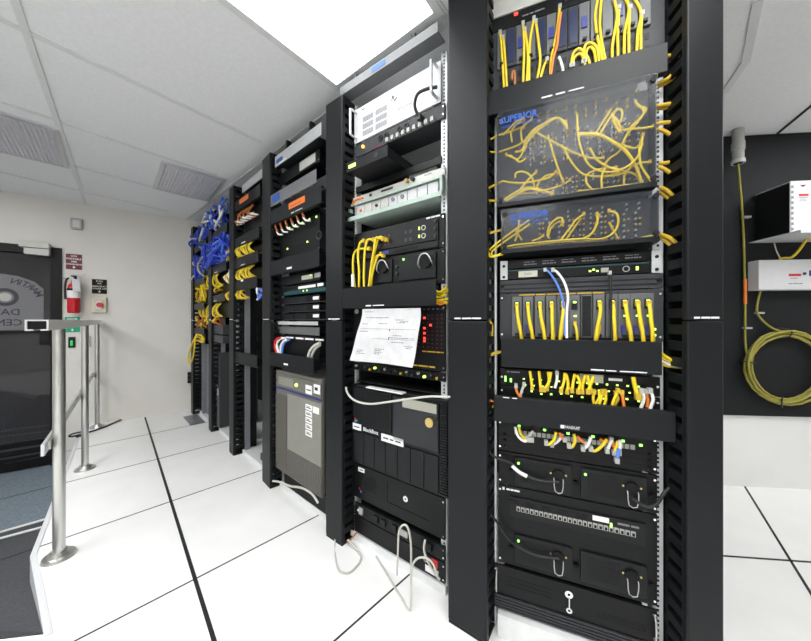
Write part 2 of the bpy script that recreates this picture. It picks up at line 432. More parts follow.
# ================================================================ BAY 1: nearest rack on the right
rack_frame(1, 'nearest open rack, light rails holding the yellow fibre panels', -.002, .503, 2.26, 'rail_light', wd=.026)
solid(1, 'kick_plate', 'white kick plate at the foot of the nearest rack', 'kick plate', MB().box(.03, .472, .05, .058, .001, .078).box(.03, .472, .058, .075, .070, .078), 'base_white', (.25, .05, 0))
Y_ = 'yellow'
t = device(1, 'equipment_shelf', 'cream metal box at the very top of the nearest rack', 'equipment box', (-.002, .505, 2.178, 2.30), .3, 'gear_beige')
t = device(1, 'rack_unit', 'slim black unit with one red light above the grey module chassis', 'rack unit', (-.002, .505, 2.127, 2.176), .3, 'gear_black')
leds(t, 'indicator_light', [((.09,2.165))], 'led_red', .006)
t.part('lettering', dashes(MB(), .11, 2.148, (.02, .012, .03), .004, .072), 'ink_grey')

# grey module chassis with yellow cables
cz0, cz1 = 1.886, 2.126
t = device(1, 'module_chassis', 'grey module chassis with dark blue slots at the top of the nearest rack', 'network chassis', (.002, .505, cz0, cz1), .34, 'gear_grey', 'gear_mid')
zb = 1.985
for i in range(14):
    a = .028+i*.0316; dark = i in (1, 4, 6, 7)
    o = t.part('module', B(a, a+.029, .064, .072, zb, cz1-.008), 'gear_grey' if not dark else 'gear_mid', bev=.0015)
    if dark: t.part('slot_window', B(a+.004, a+.025, .062, .064, zb+.012, cz1-.02), 'window_blue', o)
    else:
        t.part('latch', B(a+.009, a+.020, .056, .064, zb+.008, zb+.016), 'gear_dark', o)
        if i % 3 == 2: t.part('connector', B(a+.006, a+.022, .060, .064, zb+.05, zb+.085), 'purple_blue', o)
t.part('port_band', holes(MB(), .03, .47, 1.90, 1.975, 22, 2, .072, .55, .5), 'gear_dark')
leds(t, 'indicator_light', [(.454,2.032), (.456,2.019)], 'led_green', .004)
for i, p in enumerate([[(.038,.06,2.108),(.044,.06,2.028),(.048,.06,1.957),(.051,.06,1.897)], [(.048,.06,2.087),(.054,.06,2.015),(.061,.06,1.901)], [(.113,.06,2.112),(.116,.06,2.022),(.113,.06,1.92),(.116,.06,1.879)], [(.119,.06,2.089),(.128,.06,2.001),(.125,.06,1.917),(.122,.06,1.877)], [(.147,.06,2.116),(.135,.06,2.049),(.132,.06,1.983),(.132,.06,1.888)],
    [(.153,.06,2.103),(.162,.06,2.023),(.166,.06,1.965),(.153,.06,1.895)], [(.187,.06,1.965),(.178,.06,1.948),(.169,.06,1.917),(.166,.06,1.884)], [(.225,.06,2.125),(.214,.06,2.038),(.199,.06,1.961),(.196,.06,1.882)], [(.257,.06,1.922),(.263,.06,1.959),(.28,.06,1.97),(.299,.06,1.944),(.31,.06,1.905),(.31,.06,1.855)], [(.263,.06,1.921),(.266,.06,1.945),(.282,.06,1.953),(.294,.06,1.93),(.299,.06,1.864)],
    [(.291,.06,1.924),(.296,.06,1.973),(.315,.06,1.976),(.332,.06,1.943),(.334,.06,1.86)], [(.296,.06,1.923),(.302,.06,1.959),(.315,.06,1.961),(.324,.06,1.933),(.326,.06,1.856)], [(.334,.06,2.123),(.324,.06,2.062),(.329,.06,1.997),(.337,.06,1.953),(.35,.06,1.874)], [(.342,.06,2.12),(.337,.06,2.035),(.342,.06,1.97),(.358,.06,1.872)], [(.374,.06,2.089),(.382,.06,2.04),(.374,.06,1.981),(.369,.06,1.936),(.371,.06,1.867)], [(.387,.06,2.059),(.384,.06,1.992),(.384,.06,1.931),(.384,.06,1.863)],
    [(.395,.06,2.099),(.412,.06,2.049),(.402,.06,1.986),(.4,.06,1.926),(.402,.06,1.864)], [(.415,.06,2.048),(.412,.06,1.982),(.412,.06,1.928),(.412,.06,1.867)], [(.42,.06,2.086),(.442,.06,2.025),(.435,.06,1.974),(.432,.06,1.927),(.43,.06,1.867)], [(.445,.06,2.019),(.442,.06,1.965),(.442,.06,1.923),(.442,.06,1.863)]]):
    cable(1, 'patch_cable', ORD[i]+' yellow patch cable from the left on the grey module chassis', p, .0042, Y_, 'yellow patch cables on the grey module chassis', plug=(0,))
cable(1, 'patch_cable', 'orange patch cable hanging between the yellow ones on the grey module chassis', [(.227,.05,2.096),(.221,.05,2.049),(.216,.05,1.996),(.204,.05,1.951),(.195,.05,1.875)], .0042, 'orange')
cable(1, 'patch_cable', 'short white patch cable low on the grey module chassis', [(.221,.05,1.955),(.227,.05,1.937),(.233,.05,1.909),(.233,.05,1.877)], .004, 'white_cord')
cable(1, 'patch_cable', 'small red-tipped patch cable low at the left of the grey module chassis', [(.078,.05,1.924),(.078,.05,1.944),(.084,.05,1.952),(.087,.05,1.921),(.084,.05,1.881)], .004, 'rust')

organizer(1, 'black cover bar below the grey module chassis', (-.022,.493,1.802,1.885), .02, [(.37, .43, .012, .004), (.45, .5, .012, .004), (.52, .6, .0125, .003)])

# upper fibre patch panel behind a clear front
def patch_panel(label, rec, lab, blocks, capseed, logo):
    u0, u1, z0, z1 = rec
    t = T(1, 'fibre_patch_shelf', label, 'patch panel', ((u0+u1)/2, .075, z0)); t.rec = rec
    bx = MB(); bx.box(u0, u1, .080, .22, z0, z1); bx.box(u0, u0+.003, .028, .080, z0, z1); bx.box(u1-.003, u1, .028, .080, z0, z1)
    t.part('enclosure', bx, 'gear_mid')
    t.part('bottom_lip', B(u0, u1, .018, .080, z0, z0+.016), 'gear_dark', bev=.002)
    t.part('front_cover', B(u0, u1, .014, .017, z0+.012, z1), 'acrylic')
    for x in (u0+.012, u1-.012):
        for z in (z0+.022, z1-.018): t.part('latch', MB().cyl((x, .008, z), .0075, .007, 'y', 12), 'deep_black')
    rnd = random.Random(capseed); W = u1-u0
    for (n, a, b, rows, za, zb, nm, m, every) in blocks:
        for i in range(n):
            for j in range(rows):
                if rnd.random() > every: continue
                x = u0+W*(a+(b-a)*i/max(1, n-1)); z = za+(zb-za)*j/max(1, rows-1)
                t.part(nm, MB().cyl((x, .068, z), .0032, .012, 'y', 8), m)
    t.text('lettering', logo[0], .030, u0+W*logo[2], .0115, logo[3], 'label_blue', sx=.85, bold=.0005)
    t.text('lettering', logo[1], .011, u0+W*(logo[2]+.005), .0115, logo[3]-.022, 'label_blue', sx=1.0)
    return t
u0, u1, z0, z1 = .031,.469,1.482,1.801
patch_panel('tall clear-fronted patch panel full of looping yellow fibre cables', (u0, u1, z0, z1), 0,
    [(11, .30, .93, 3, z0+.275, z0+.315, 'fibre_port', 'amber', .75), (10, .24, .93, 6, z0+.150, z0+.240, 'adapter_port', 'plug_grey', .95), (9, .40, .92, 4, z0+.035, z0+.085, 'adapter_port', 'plug_grey', .95),
     (10, .265, .955, 6, z0+.150, z0+.240, 'port_cap', 'amber', .45), (9, .425, .945, 4, z0+.035, z0+.085, 'port_cap', 'amber', .7)], 3, ('SUPERIOR', 'MODULAR PRODUCTS', .155, z1-.035))
u0, u1, z0b, z1b = .044,.475,1.303,1.471
patch_panel('shorter clear-fronted patch panel with yellow cables gathered along its lower edge', (u0, u1, z0b+.022, z1b), 0,
    [(9, .33, .92, 2, z1b-.03, z1b-.014, 'fibre_port', 'plug_grey', .7), (10, .28, .90, 5, z0b+.055, z0b+.125, 'adapter_port', 'plug_grey', .95), (10, .305, .925, 5, z0b+.055, z0b+.125, 'port_cap', 'amber', .6)], 8, ('SUPERIOR', 'MODULAR PRODUCTS', .20, z1b-.030))
UP = [[(.05,.03,1.73),(.072,.03,1.749),(.091,.03,1.764),(.113,.03,1.769)],
 [(-.016,.051,1.729),(.028,.051,1.744),(.058,.051,1.747),(.087,.051,1.751),(.116,.051,1.757)],
 [(.078,.042,1.707),(.075,.042,1.741),(.091,.042,1.761),(.116,.042,1.772)],
 [(.11,.033,1.695),(.107,.033,1.735),(.122,.033,1.752),(.14,.033,1.764)],
 [(-.016,.054,1.699),(.031,.054,1.689),(.055,.054,1.691),(.103,.054,1.701),(.15,.054,1.734),(.195,.054,1.76),(.219,.054,1.76),(.242,.054,1.738),(.245,.054,1.712)],
 [(.071,.045,1.665),(.097,.045,1.647),(.119,.045,1.679),(.134,.045,1.709),(.18,.045,1.741),(.218,.045,1.755),(.244,.045,1.716)],
 [(.088,.036,1.668),(.11,.036,1.67),(.122,.036,1.7),(.144,.036,1.728),(.188,.036,1.744)],
 [(.153,.057,1.732),(.201,.057,1.691),(.239,.057,1.66),(.268,.057,1.637),(.31,.057,1.613),(.344,.057,1.606)],
 [(.189,.048,1.708),(.201,.048,1.657),(.215,.048,1.605),(.233,.048,1.547)],
 [(.229,.039,1.662),(.252,.039,1.609),(.279,.039,1.566),(.306,.039,1.549),(.359,.039,1.539),(.397,.039,1.544),(.414,.039,1.562)],
 [(.27,.03,1.745),(.273,.03,1.679),(.284,.03,1.623),(.305,.03,1.576),(.344,.03,1.55),(.382,.03,1.549),(.412,.03,1.564),(.431,.03,1.592),(.438,.03,1.64)],
 [(.273,.051,1.694),(.327,.051,1.681),(.375,.051,1.643),(.4,.051,1.616),(.425,.051,1.566),(.437,.051,1.51)],
 [(.277,.042,1.684),(.331,.042,1.672),(.378,.042,1.631),(.403,.042,1.601),(.427,.042,1.552),(.437,.042,1.506)],
 [(.305,.033,1.633),(.324,.033,1.592),(.358,.033,1.561),(.388,.033,1.549)],
 [(.365,.054,1.751),(.344,.054,1.716),(.323,.054,1.684)],
 [(.368,.045,1.732),(.35,.045,1.703),(.332,.045,1.67)],
 [(.384,.036,1.665),(.366,.036,1.706),(.374,.036,1.734),(.389,.036,1.727),(.384,.036,1.695),(.369,.036,1.714),(.386,.036,1.677)],
 [(.427,.057,1.764),(.434,.057,1.744),(.454,.057,1.73),(.439,.057,1.706),(.414,.057,1.682),(.389,.057,1.621),(.363,.057,1.602),(.347,.057,1.584)],
 [(.429,.048,1.745),(.446,.048,1.717),(.427,.048,1.686),(.402,.048,1.656),(.392,.048,1.628)],
 [(.384,.039,1.673),(.414,.039,1.669),(.446,.039,1.664),(.467,.039,1.665)],
 [(.429,.03,1.607),(.431,.03,1.569),(.436,.03,1.545),(.46,.03,1.497)],
 [(.444,.051,1.657),(.435,.051,1.623),(.42,.051,1.617),(.392,.051,1.633)],
 [(.088,.042,1.583),(.091,.042,1.599),(.116,.042,1.598),(.141,.042,1.573),(.15,.042,1.525)],
 [(.046,.033,1.576),(.088,.033,1.562),(.134,.033,1.557),(.188,.033,1.561),(.211,.033,1.576)],
 [(.156,.054,1.522),(.159,.054,1.555),(.183,.054,1.578),(.216,.054,1.578)],
 [(.052,.045,1.515),(.087,.045,1.533),(.125,.045,1.544),(.165,.045,1.531),(.201,.045,1.512)],
 [(.059,.036,1.507),(.097,.036,1.525),(.134,.036,1.535),(.174,.036,1.519)],
 [(.084,.057,1.535),(.135,.057,1.53),(.181,.057,1.533),(.225,.057,1.539),(.254,.057,1.553)],
 [(.275,.048,1.511),(.335,.048,1.507),(.387,.048,1.508),(.436,.048,1.505)],
 [(.312,.039,1.504),(.296,.039,1.532),(.301,.039,1.556),(.333,.039,1.565),(.374,.039,1.561)],
 [(.336,.03,1.503),(.336,.03,1.539),(.347,.03,1.565)],
 [(.397,.051,1.513),(.4,.051,1.543),(.417,.051,1.561),(.437,.051,1.569),(.461,.051,1.567)],
 [(.122,.042,1.643),(.103,.042,1.634),(.084,.042,1.651),(.059,.042,1.667)],
 [(.104,.033,1.536),(.128,.033,1.565),(.153,.033,1.587)],
 [(.438,.054,1.526),(.418,.054,1.544),(.393,.054,1.552),(.352,.054,1.547)]]
WHERE = ['in the left half', 'in the middle', 'in the right half']
for i, p in enumerate(UP):
    xm = sum(q[0] for q in p)/len(p); zm = sum(q[2] for q in p)/len(p)
    lab = 'yellow fibre cable looping '+('low' if zm < 1.62 else 'high')+' '+WHERE[0 if xm < .19 else 1 if xm < .34 else 2]+' of the tall patch panel'
    if i == 10: lab = 'yellow fibre cable making the deepest sag across the tall patch panel'
    if i == 4: lab = 'yellow fibre cable arching highest at the left of the tall patch panel'
    cable(1, 'fibre_cable', lab, p, .0031 if i not in (11, 12, 25) else .0042, Y_, 'yellow fibre cables in the tall patch panel', plug=(len(p)-1,), pm='amber')
LO = [[(.131,.035,1.433),(.078,.035,1.399),(.03,.035,1.366),(.003,.035,1.341),(.01,.035,1.32),(.049,.035,1.327),(.078,.035,1.338)], [(.134,.04,1.421),(.084,.04,1.389),(.039,.04,1.36),(.012,.04,1.338),(.019,.04,1.324),(.055,.04,1.334)], [(.087,.05,1.371),(.097,.05,1.401),(.1,.05,1.435)], [(.109,.055,1.374),(.097,.055,1.395),(.09,.055,1.41)],
 [(.046,.035,1.348),(.088,.035,1.354),(.15,.035,1.355),(.2,.035,1.356),(.279,.035,1.355),(.332,.035,1.349),(.363,.035,1.361),(.378,.035,1.387),(.376,.035,1.42),(.356,.035,1.432)], [(.049,.045,1.343),(.103,.045,1.348),(.18,.045,1.351),(.238,.045,1.352),(.308,.045,1.348),(.35,.045,1.35)], [(.186,.04,1.375),(.192,.04,1.407),(.212,.04,1.427),(.229,.04,1.428),(.229,.04,1.406)], [(.189,.05,1.371),(.198,.05,1.403),(.219,.05,1.42),(.233,.05,1.418)], [(.226,.04,1.358),(.252,.04,1.394),(.268,.04,1.417),(.29,.04,1.433)], [(.242,.055,1.36),(.265,.055,1.397),(.282,.055,1.42)], [(.266,.04,1.348),(.307,.04,1.366),(.325,.04,1.398),(.325,.04,1.428)], [(.289,.05,1.351),(.316,.05,1.377),(.332,.05,1.425)], [(.359,.05,1.403),(.372,.05,1.371),(.382,.05,1.348)], [(.437,.05,1.345),(.461,.05,1.349),(.48,.05,1.35)], [(.141,.05,1.366),(.159,.05,1.371),(.174,.05,1.379)]]
for i, p in enumerate(LO):
    xm = sum(q[0] for q in p)/len(p)
    lab = 'thin yellow fibre cable '+WHERE[0 if xm < .19 else 1 if xm < .34 else 2]+' of the shorter patch panel'
    if i == 0: lab = "yellow cable doubling back out of the shorter patch panel's left end"
    if i == 4: lab = "long yellow fibre cable along the shorter patch panel's lower lip, ending in a loop"
    cable(1, 'fibre_cable', lab, p, .0033, Y_, 'yellow fibre cables in the shorter patch panel', plug=(len(p)-1,), pm='amber')
RS = [[(.489,.05,1.867),(.508,.05,1.864),(.531,.05,1.859)], [(.475,.05,1.792),(.501,.05,1.799),(.522,.05,1.819)], [(.483,.06,1.789),(.507,.06,1.796),(.521,.06,1.807)], [(.475,.05,1.728),(.494,.05,1.726),(.517,.05,1.725)], [(.478,.06,1.725),(.497,.06,1.723),(.516,.06,1.721)], [(.475,.05,1.675),(.489,.05,1.675),(.508,.05,1.672)], [(.478,.05,1.66),(.494,.05,1.65),(.508,.05,1.636)], [(.482,.05,1.56),(.494,.05,1.557),(.506,.05,1.557)], [(.48,.05,1.549),(.494,.05,1.54),(.508,.05,1.526)], [(.482,.05,1.49),(.499,.05,1.478),(.515,.05,1.458)], [(.486,.06,1.481),(.497,.06,1.468),(.509,.06,1.454)], [(.483,.045,1.351),(.506,.045,1.337),(.524,.045,1.315)], [(.486,.055,1.345),(.503,.055,1.328),(.517,.055,1.31)]]
for i, p in enumerate(RS):
    cable(1, 'fibre_cable', ORD[i]+' yellow cable end down the right side of the nearest rack', p, .0055, 'amber', 'yellow cable ends at the right side of the nearest rack')
LS = [[(-.008,.04,1.557),(.016,.04,1.567),(.046,.04,1.576)], [(-.011,.04,1.519),(.016,.04,1.515),(.046,.04,1.51)], [(-.001,.04,1.402),(.019,.04,1.407),(.046,.04,1.411)], [(-.022,.045,1.816),(.002,.045,1.816),(.029,.045,1.813)], [(-.003,.06,1.102),(.01,.06,1.084),(.01,.06,1.045)]]
for i, p in enumerate(LS):
    cable(1, 'fibre_cable', ['upper', 'lower', 'lone', 'topmost', 'curled'][i]+' yellow cable end leaving the left side of the nearest rack '+['beside the tall panel', 'beside the tall panel', 'beside the shorter panel', 'under the cover bar', 'beside the blade chassis'][i], p, .0045, 'amber', 'yellow cable ends at the left side of the nearest rack')

# two slim units with light ears under the patch panels
D1 = (.04,.493,1.279,1.309); D2 = (.04,.493,1.242,1.276)
t = device(1, 'rack_unit', 'slim black unit with a row of tiny printed marks above the teal line', 'rack unit', (.04, .493, 1.28, 1.312), .2, 'gear_black')
m = MB()
for i in range(6): dashes(m, .115+i*.058, 1.290, (.012, .007, .010, .006), .004, .071, .002); dashes(m, .115+i*.058, 1.299, (.02, .012), .0025, .071, .003)
t.part('lettering', m, 'ink_grey')
t = device(1, 'network_switch', 'slim dark unit with a teal stripe and a cream name tag', 'network switch', (.04, .493, 1.243, 1.279), .25, 'gear_black')
t.part('stripe', B(.065, .465, .0705, .072, 1.272, 1.276), 'teal')
t.part('name_tag', B(.098, .158, .070, .072, 1.249, 1.270), 'tag_cream'); t.text('lettering', '9404', .012, .128, .0695, 1.259, 'ink_grey')
for x in (.05, .483): t.part('ear', B(x-.012, x+.012, .068, .072, 1.243, 1.309), 'rail_light')
for x, z in ((.05, 1.252), (.05, 1.29), (.483, 1.252), (.483, 1.29)): t.part('ear_screw', MB().cyl((x, .066, z), .005, .003, 'y', 10), 'deep_black')
leds(t, 'status_light', [(.312, 1.258), (.322, 1.262), (.332, 1.257), (.436, 1.262), (.436, 1.256)], 'led_lime', .003)
t.part('port', B(.342, .362, .070, .072, 1.252, 1.266), 'plug_grey'); t.part('serial_port', MB().ring((.408, 1.259), .007, .0095, .070, .072, 16), 'plug_grey')
cable(1, 'patch_cable', 'blue patch cable curving down across the grey filler panel', [(.18,.045,1.266),(.192,.045,1.258),(.212,.045,1.225),(.227,.045,1.185),(.235,.045,1.14),(.238,.045,1.05)], .0035, 'blue_light', plug=(0,))
cable(1, 'patch_cable', 'white patch cable curving down beside the blue one', [(.203,.04,1.263),(.215,.04,1.256),(.235,.04,1.223),(.246,.04,1.178),(.243,.04,1.127),(.243,.04,1.044)], .0042, 'white_cord', plug=(0,))
cable(1, 'console_cable', 'black console cable dropping straight across the blade chassis', [(.36,.045,1.245),(.363,.045,1.193),(.363,.045,1.132),(.365,.045,1.041)], .0035, 'black_cord', plug=(0,))
t = device(1, 'filler_panel', 'grey grooved filler panel above the blade chassis', 'filler panel', (.036, .5, 1.196, 1.242), .05, 'gear_mid')
for i in range(2): t.part('groove', B(.05, .486, .0712, .072, 1.207+i*.015, 1.212+i*.015), 'gear_dark')
for x in (.045, .49): t.part('knob', MB().cyl((x, .066, 1.22), .006, .006, 'y', 10), 'deep_black')

# blade chassis
t = device(1, 'blade_chassis', 'grey blade chassis with ten yellow cables hanging from green-lit sockets', 'network chassis', (.036, .5, 1.035, 1.195), .34, 'gear_grey', 'gear_mid')
t.part('top_label', dashes(MB(), .1, 1.186, (.05, .03, .06, .02, .04, .03), .004, .072), 'amber')
BX = [517, 528, 539.5, 551, 562, 574, 586, 598, 611, 623, 635, 646]
BP = [(.093,1.157), (.128,1.157), (.165,1.156), (.2,1.155), (.233,1.155), (.267,1.154), (.301,1.153), (.335,1.156), (.369,1.155), (.401,1.154), (.432,1.154), (.459,1.153)]
for i, (x, z) in enumerate(BP):
    a, b = x-.0155, x+.0155
    o = t.part('blade', B(a, b, .062, .072, 1.045, 1.182), 'gear_grey', bev=.0015)
    if i == 6: t.part('slot_window', B(a+.003, b-.003, .060, .062, 1.05, 1.178), 'gear_dark', o); continue
    t.part('latch', B(x-.006, x+.006, .054, .062, 1.049, 1.057), 'gear_dark', o)
    t.part('socket', B(x-.008, x+.008, .058, .062, 1.135, 1.165), 'gear_dark', o)
    t.part('link_light', B(x-.0045, x+.0045, .0565, .058, 1.156, 1.162), 'led_lime', o)
    t.part('link_light', B(x-.002, x+.006, .0605, .062, 1.112, 1.117), 'led_lime', o)
    if i % 3 == 1 or i > 8: t.part('blue_latch', B(x-.008, x-.001, .056, .062, 1.06, 1.085), 'purple_blue', o)
leds(t, 'fan_light', [((.478,1.074)), ((.478,1.056))], 'led_lime', .004)
for i in range(12):
    if i == 6: continue
    x, z = BP[i]; s = (1, 1, 1, .2, -.6, .5, 0, -.8, .3, 1, .9, .6)[i]
    if i == 5:
        p = [(x, .055, 1.09), (x+.003, .048, 1.075), (x+.006, .05, 1.05), (x+.007, .055, 1.02)]
    else: p = [(x, .055, 1.150), (x+.001, .046, 1.135), (x+.004*s, .044, 1.105), (x+.011*s, .046, 1.07), (x+.016*s, .055, 1.02)]
    nth = ORD[i if i < 6 else i-1]
    cable(1, 'patch_cable', nth+' yellow patch cable from the left hanging from the blade chassis', p, .0052 if i != 5 else .004, Y_, 'yellow patch cables on the blade chassis', plug=(0,), pm='amber')
    if i not in (5,):
        q = [(x+.004*s-.001, .047, 1.10), (x+.002+.004*s, .046, 1.075), (x+.012*s+.004, .05, 1.05), (x+.017*s+.002, .055, 1.02)]
        cable(1, 'patch_cable', 'thin strand beside the '+nth+' cable of the blade chassis', q, .0036, 'amber', 'thin yellow strands on the blade chassis')
organizer(1, 'black cover bar directly below the blade chassis', (.043,.483,.943,1.038), .03, [(.60, .68, .004, .004), (.69, .75, .004, .003), (.77, .92, .004, .003)])
for i, p in enumerate([[(.483,.045,1.009),(.502,.045,.992),(.52,.045,.981),(.533,.045,.976)], [(.487,.05,.997),(.503,.05,.983),(.517,.05,.981),(.535,.05,.99)], [(.485,.05,.985),(.503,.05,.974),(.522,.05,.969),(.535,.05,.967)], [(.489,.055,.973),(.503,.055,.968),(.519,.055,.966),(.537,.055,.964)]]):
    cable(1, 'patch_cable', ORD[i]+' cable from the top in the bunch right of the second cover bar', p, .004, 'white_cord' if i == 2 else Y_, 'yellow bunch beside the second cover bar')
cable(1, 'patch_cable', 'short thick yellow cable poking out left of the cover bar below the blade chassis', [(.001,.05,.975),(.022,.05,.986),(.048,.05,.991)], .006, 'amber')

# two switches between the cover bars
S1 = (.036, .493, .872, .932)
t = device(1, 'network_switch', 'black switch with a cream tag between the second and third cover bars', 'network switch', S1, .3, 'gear_black')
t.part('name_tag', B(.283, .348, .070, .072, .902, .928), 'tag_cream'); t.part('label', B(.362, .398, .070, .072, .912, .920), 'label_white')
t.part('lettering', dashes(MB(), .06, .918, (.008, .03), .005, .072), 'ink_grey')
t.part('port_row', holes(MB(), .11, .46, .876, .898, 26, 2, .072, .7, .7), 'deep_black')
leds(t, 'link_light', [(.115+i*.027, .899) for i in range(13)], 'led_lime', .0028)
leds(t, 'link_light', [(.12+i*.027, .8785) for i in range(13)], 'led_lime', .0025)
t.part('power_light', B(.052, .058, .070, .072, .886, .905), 'led_green'); t.part('power_light', B(.070, .076, .070, .072, .885, .898), 'led_green')
t = device(1, 'network_switch', 'black switch mostly hidden behind the third cover bar, green lights along it', 'network switch', (.036, .493, .80, .870), .3, 'gear_black')
leds(t, 'link_light', [(.11+i*.030, .855+.004*math.sin(i*2)) for i in range(12)], 'led_lime', .003)
t.part('port_row', holes(MB(), .10, .47, .828, .85, 24, 1, .072, .7, .8), 'deep_black')
SX = [[(.134,.045,.931),(.138,.045,.902),(.141,.045,.875)], [(.162,.045,.933),(.165,.045,.9),(.168,.045,.871)], [(.189,.045,.932),(.192,.045,.906),(.186,.045,.876)], [(.197,.04,.933),(.192,.04,.903),(.177,.04,.873)], [(.238,.045,.932),(.235,.045,.902),(.227,.045,.873)], [(.241,.045,.929),(.247,.045,.9),(.244,.045,.871)], [(.266,.045,.93),(.261,.045,.901),(.258,.045,.876)], [(.271,.04,.928),(.28,.04,.901),(.274,.04,.875)], [(.294,.045,.929),(.288,.045,.9),(.286,.045,.875)], [(.302,.045,.929),(.305,.045,.902),(.313,.045,.877)], [(.317,.04,.928),(.309,.04,.903),(.301,.04,.877)], [(.418,.042,.932),(.422,.042,.906),(.43,.042,.874)]]
for i, p in enumerate(SX):
    cable(1, 'patch_cable', ORD[i]+' yellow patch cable from the left plugged into the switch with the cream tag', p, .0046 if i < 11 else .006, Y_, 'yellow patch cables on the tagged switch', plug=(2,), pm='amber')
SY = [[(.318,.042,.878),(.315,.042,.856),(.32,.042,.841),(.331,.042,.861),(.331,.042,.883)], [(.341,.042,.88),(.336,.042,.858),(.331,.042,.839)], [(.347,.042,.881),(.349,.042,.86),(.344,.042,.838)], [(.38,.042,.887),(.372,.042,.865),(.365,.042,.843)], [(.376,.046,.877),(.381,.046,.862),(.371,.046,.84)], [(.39,.042,.882),(.393,.042,.861),(.395,.042,.84)]]
for i, p in enumerate(SY):
    cable(1, 'patch_cable', ORD[i]+' yellow cable from the left dropping onto the half-hidden switch', p, .0042, 'yellow' if i < 4 else 'orange' if i == 5 else 'amber', 'yellow cables on the half-hidden switch', plug=(0,), pm='amber')
for p, m, l in (([(.215,.045,.93),(.215,.045,.907),(.209,.045,.881)], 'white_cord', 'white patch cable among the yellow ones on the switch with the cream tag'), ([(.437,.042,.892),(.444,.042,.872),(.437,.042,.842)], 'white_cord', "left one of two white cables at the half-hidden switch's right end"), ([(.459,.042,.894),(.466,.042,.871),(.459,.042,.841)], 'white_cord', "right one of two white cables at the half-hidden switch's right end"), ([(.451,.05,.889),(.456,.05,.865),(.454,.05,.844)], 'orange', 'orange cable between two white ones right on the half-hidden switch'),
    ([(.091,.042,.878),(.094,.042,.858),(.107,.042,.839)], 'orange', 'orange cable at the left end of the switch with the cream tag'), ([(.116,.046,.883),(.11,.046,.866),(.103,.046,.838)], 'grey_cord', 'grey cable crossing the orange one at the left of the tagged switch')):
    cable(1, 'patch_cable', l, p, .0045, m, plug=(0,))
o3 = organizer(1, 'widest black cover bar, third down on the nearest rack, with a small silver badge', (.021,.511,.758,.843), .02, [(.06, .10, .082, .003), (.12, .15, .082, .003)])
a0, a1, a2, a3 = o3.rec
xb = a0+(a1-a0)*.465
o3.part('badge', B(xb-.028, xb+.028, .018, .02, a2+.002, a2+.016), 'gear_mid')
o3.text('lettering', 'PANDUIT', .011, xb+.006, .0175, a2+.009, 'print_white', sx=.9); o3.part('logo', B(xb-.026, xb-.016, .0172, .0178, a2+.004, a2+.014), 'print_white')
for i, p in enumerate([[(-.01,.06,.824),(.0,.06,.818),(.014,.06,.812)], [(-.01,.06,.802),(.0,.06,.8),(.014,.06,.794)]]):
    cable(1, 'patch_cable', ('upper' if i == 0 else 'lower')+' of two short cable ends left of the third cover bar', p, .005, 'orange' if i == 0 else Y_)

# modular switch with coloured cables below the third bar
t = device(1, 'network_switch', 'black switch with mixed orange, white and yellow cables below the third cover bar', 'network switch', (.03, .486, .640, .757), .36, 'gear_black')
m = MB()
for z in (.660, .677, .694): m.box(.055, .46, .0715, .072, z, z+.0025)
t.part('slot_line', m, 'deep_black')
prow = MB()
for i in range(24): t.part('port', B(.085+i*.0145, .0965+i*.0145, .069, .072, .706, .720), 'plug_grey')
leds(t, 'link_light', [(.10, .735), (.18, .732), (.25, .730), (.32, .730), (.40, .728), (.445, .722)], 'led_green', .004)
for x in (.052, .468):
    for z in (.655, .678, .697): t.part('thumb_screw', MB().cyl((x, .064, z), .0055, .008, 'y', 10), 'deep_black')
MX = [("white_cord", [(.088,.04,.74),(.097,.04,.711),(.116,.04,.697),(.131,.04,.703)]), ("yellow", [(.1,.045,.74),(.106,.045,.717),(.125,.045,.7),(.141,.045,.702)]), ("grey_cord", [(.144,.05,.731),(.135,.05,.716),(.122,.05,.704)]), ("yellow", [(.212,.04,.74),(.206,.04,.714),(.192,.04,.698),(.183,.04,.7)]), ("orange", [(.221,.045,.737),(.23,.045,.725),(.238,.045,.717)]), ("white_cord", [(.233,.05,.733),(.219,.05,.709),(.201,.05,.693)]), ("yellow", [(.263,.04,.741),(.266,.04,.719),(.257,.04,.699),(.249,.04,.701)]), ("orange", [(.272,.045,.734),(.286,.045,.721),(.297,.045,.713)]), ("white_cord", [(.309,.04,.738),(.301,.04,.712),(.288,.04,.698)]), ("yellow", [(.351,.04,.738),(.338,.04,.715),(.32,.04,.697),(.309,.04,.701)]), ("orange", [(.335,.05,.732),(.351,.05,.725),(.364,.05,.734)]), ("white_cord", [(.365,.045,.736),(.358,.045,.716),(.353,.045,.7)]), ("orange", [(.367,.05,.731),(.372,.05,.713),(.377,.05,.702)]), ("yellow", [(.381,.045,.735),(.376,.045,.713),(.371,.045,.697)]), ("white_cord", [(.385,.04,.74),(.385,.04,.722),(.382,.04,.701)]), ("blue_light", [(.381,.035,.715),(.378,.035,.693),(.376,.035,.678)])]
cnt = {}
for m, p in MX:
    c = {'white_cord': 'white', 'yellow': 'yellow', 'orange': 'orange', 'grey_cord': 'grey', 'blue_light': 'blue'}[m]; cnt[c] = cnt.get(c, 0)+1
    l = ORD[cnt[c]-1]+' '+c+' cable from the left below the third cover bar' if c not in ('grey', 'blue') else 'single short '+c+' cable end below the third cover bar'
    cable(1, 'patch_cable', l, p, .0048, m, 'mixed patch cables below the third cover bar', plug=(len(p)-1,))

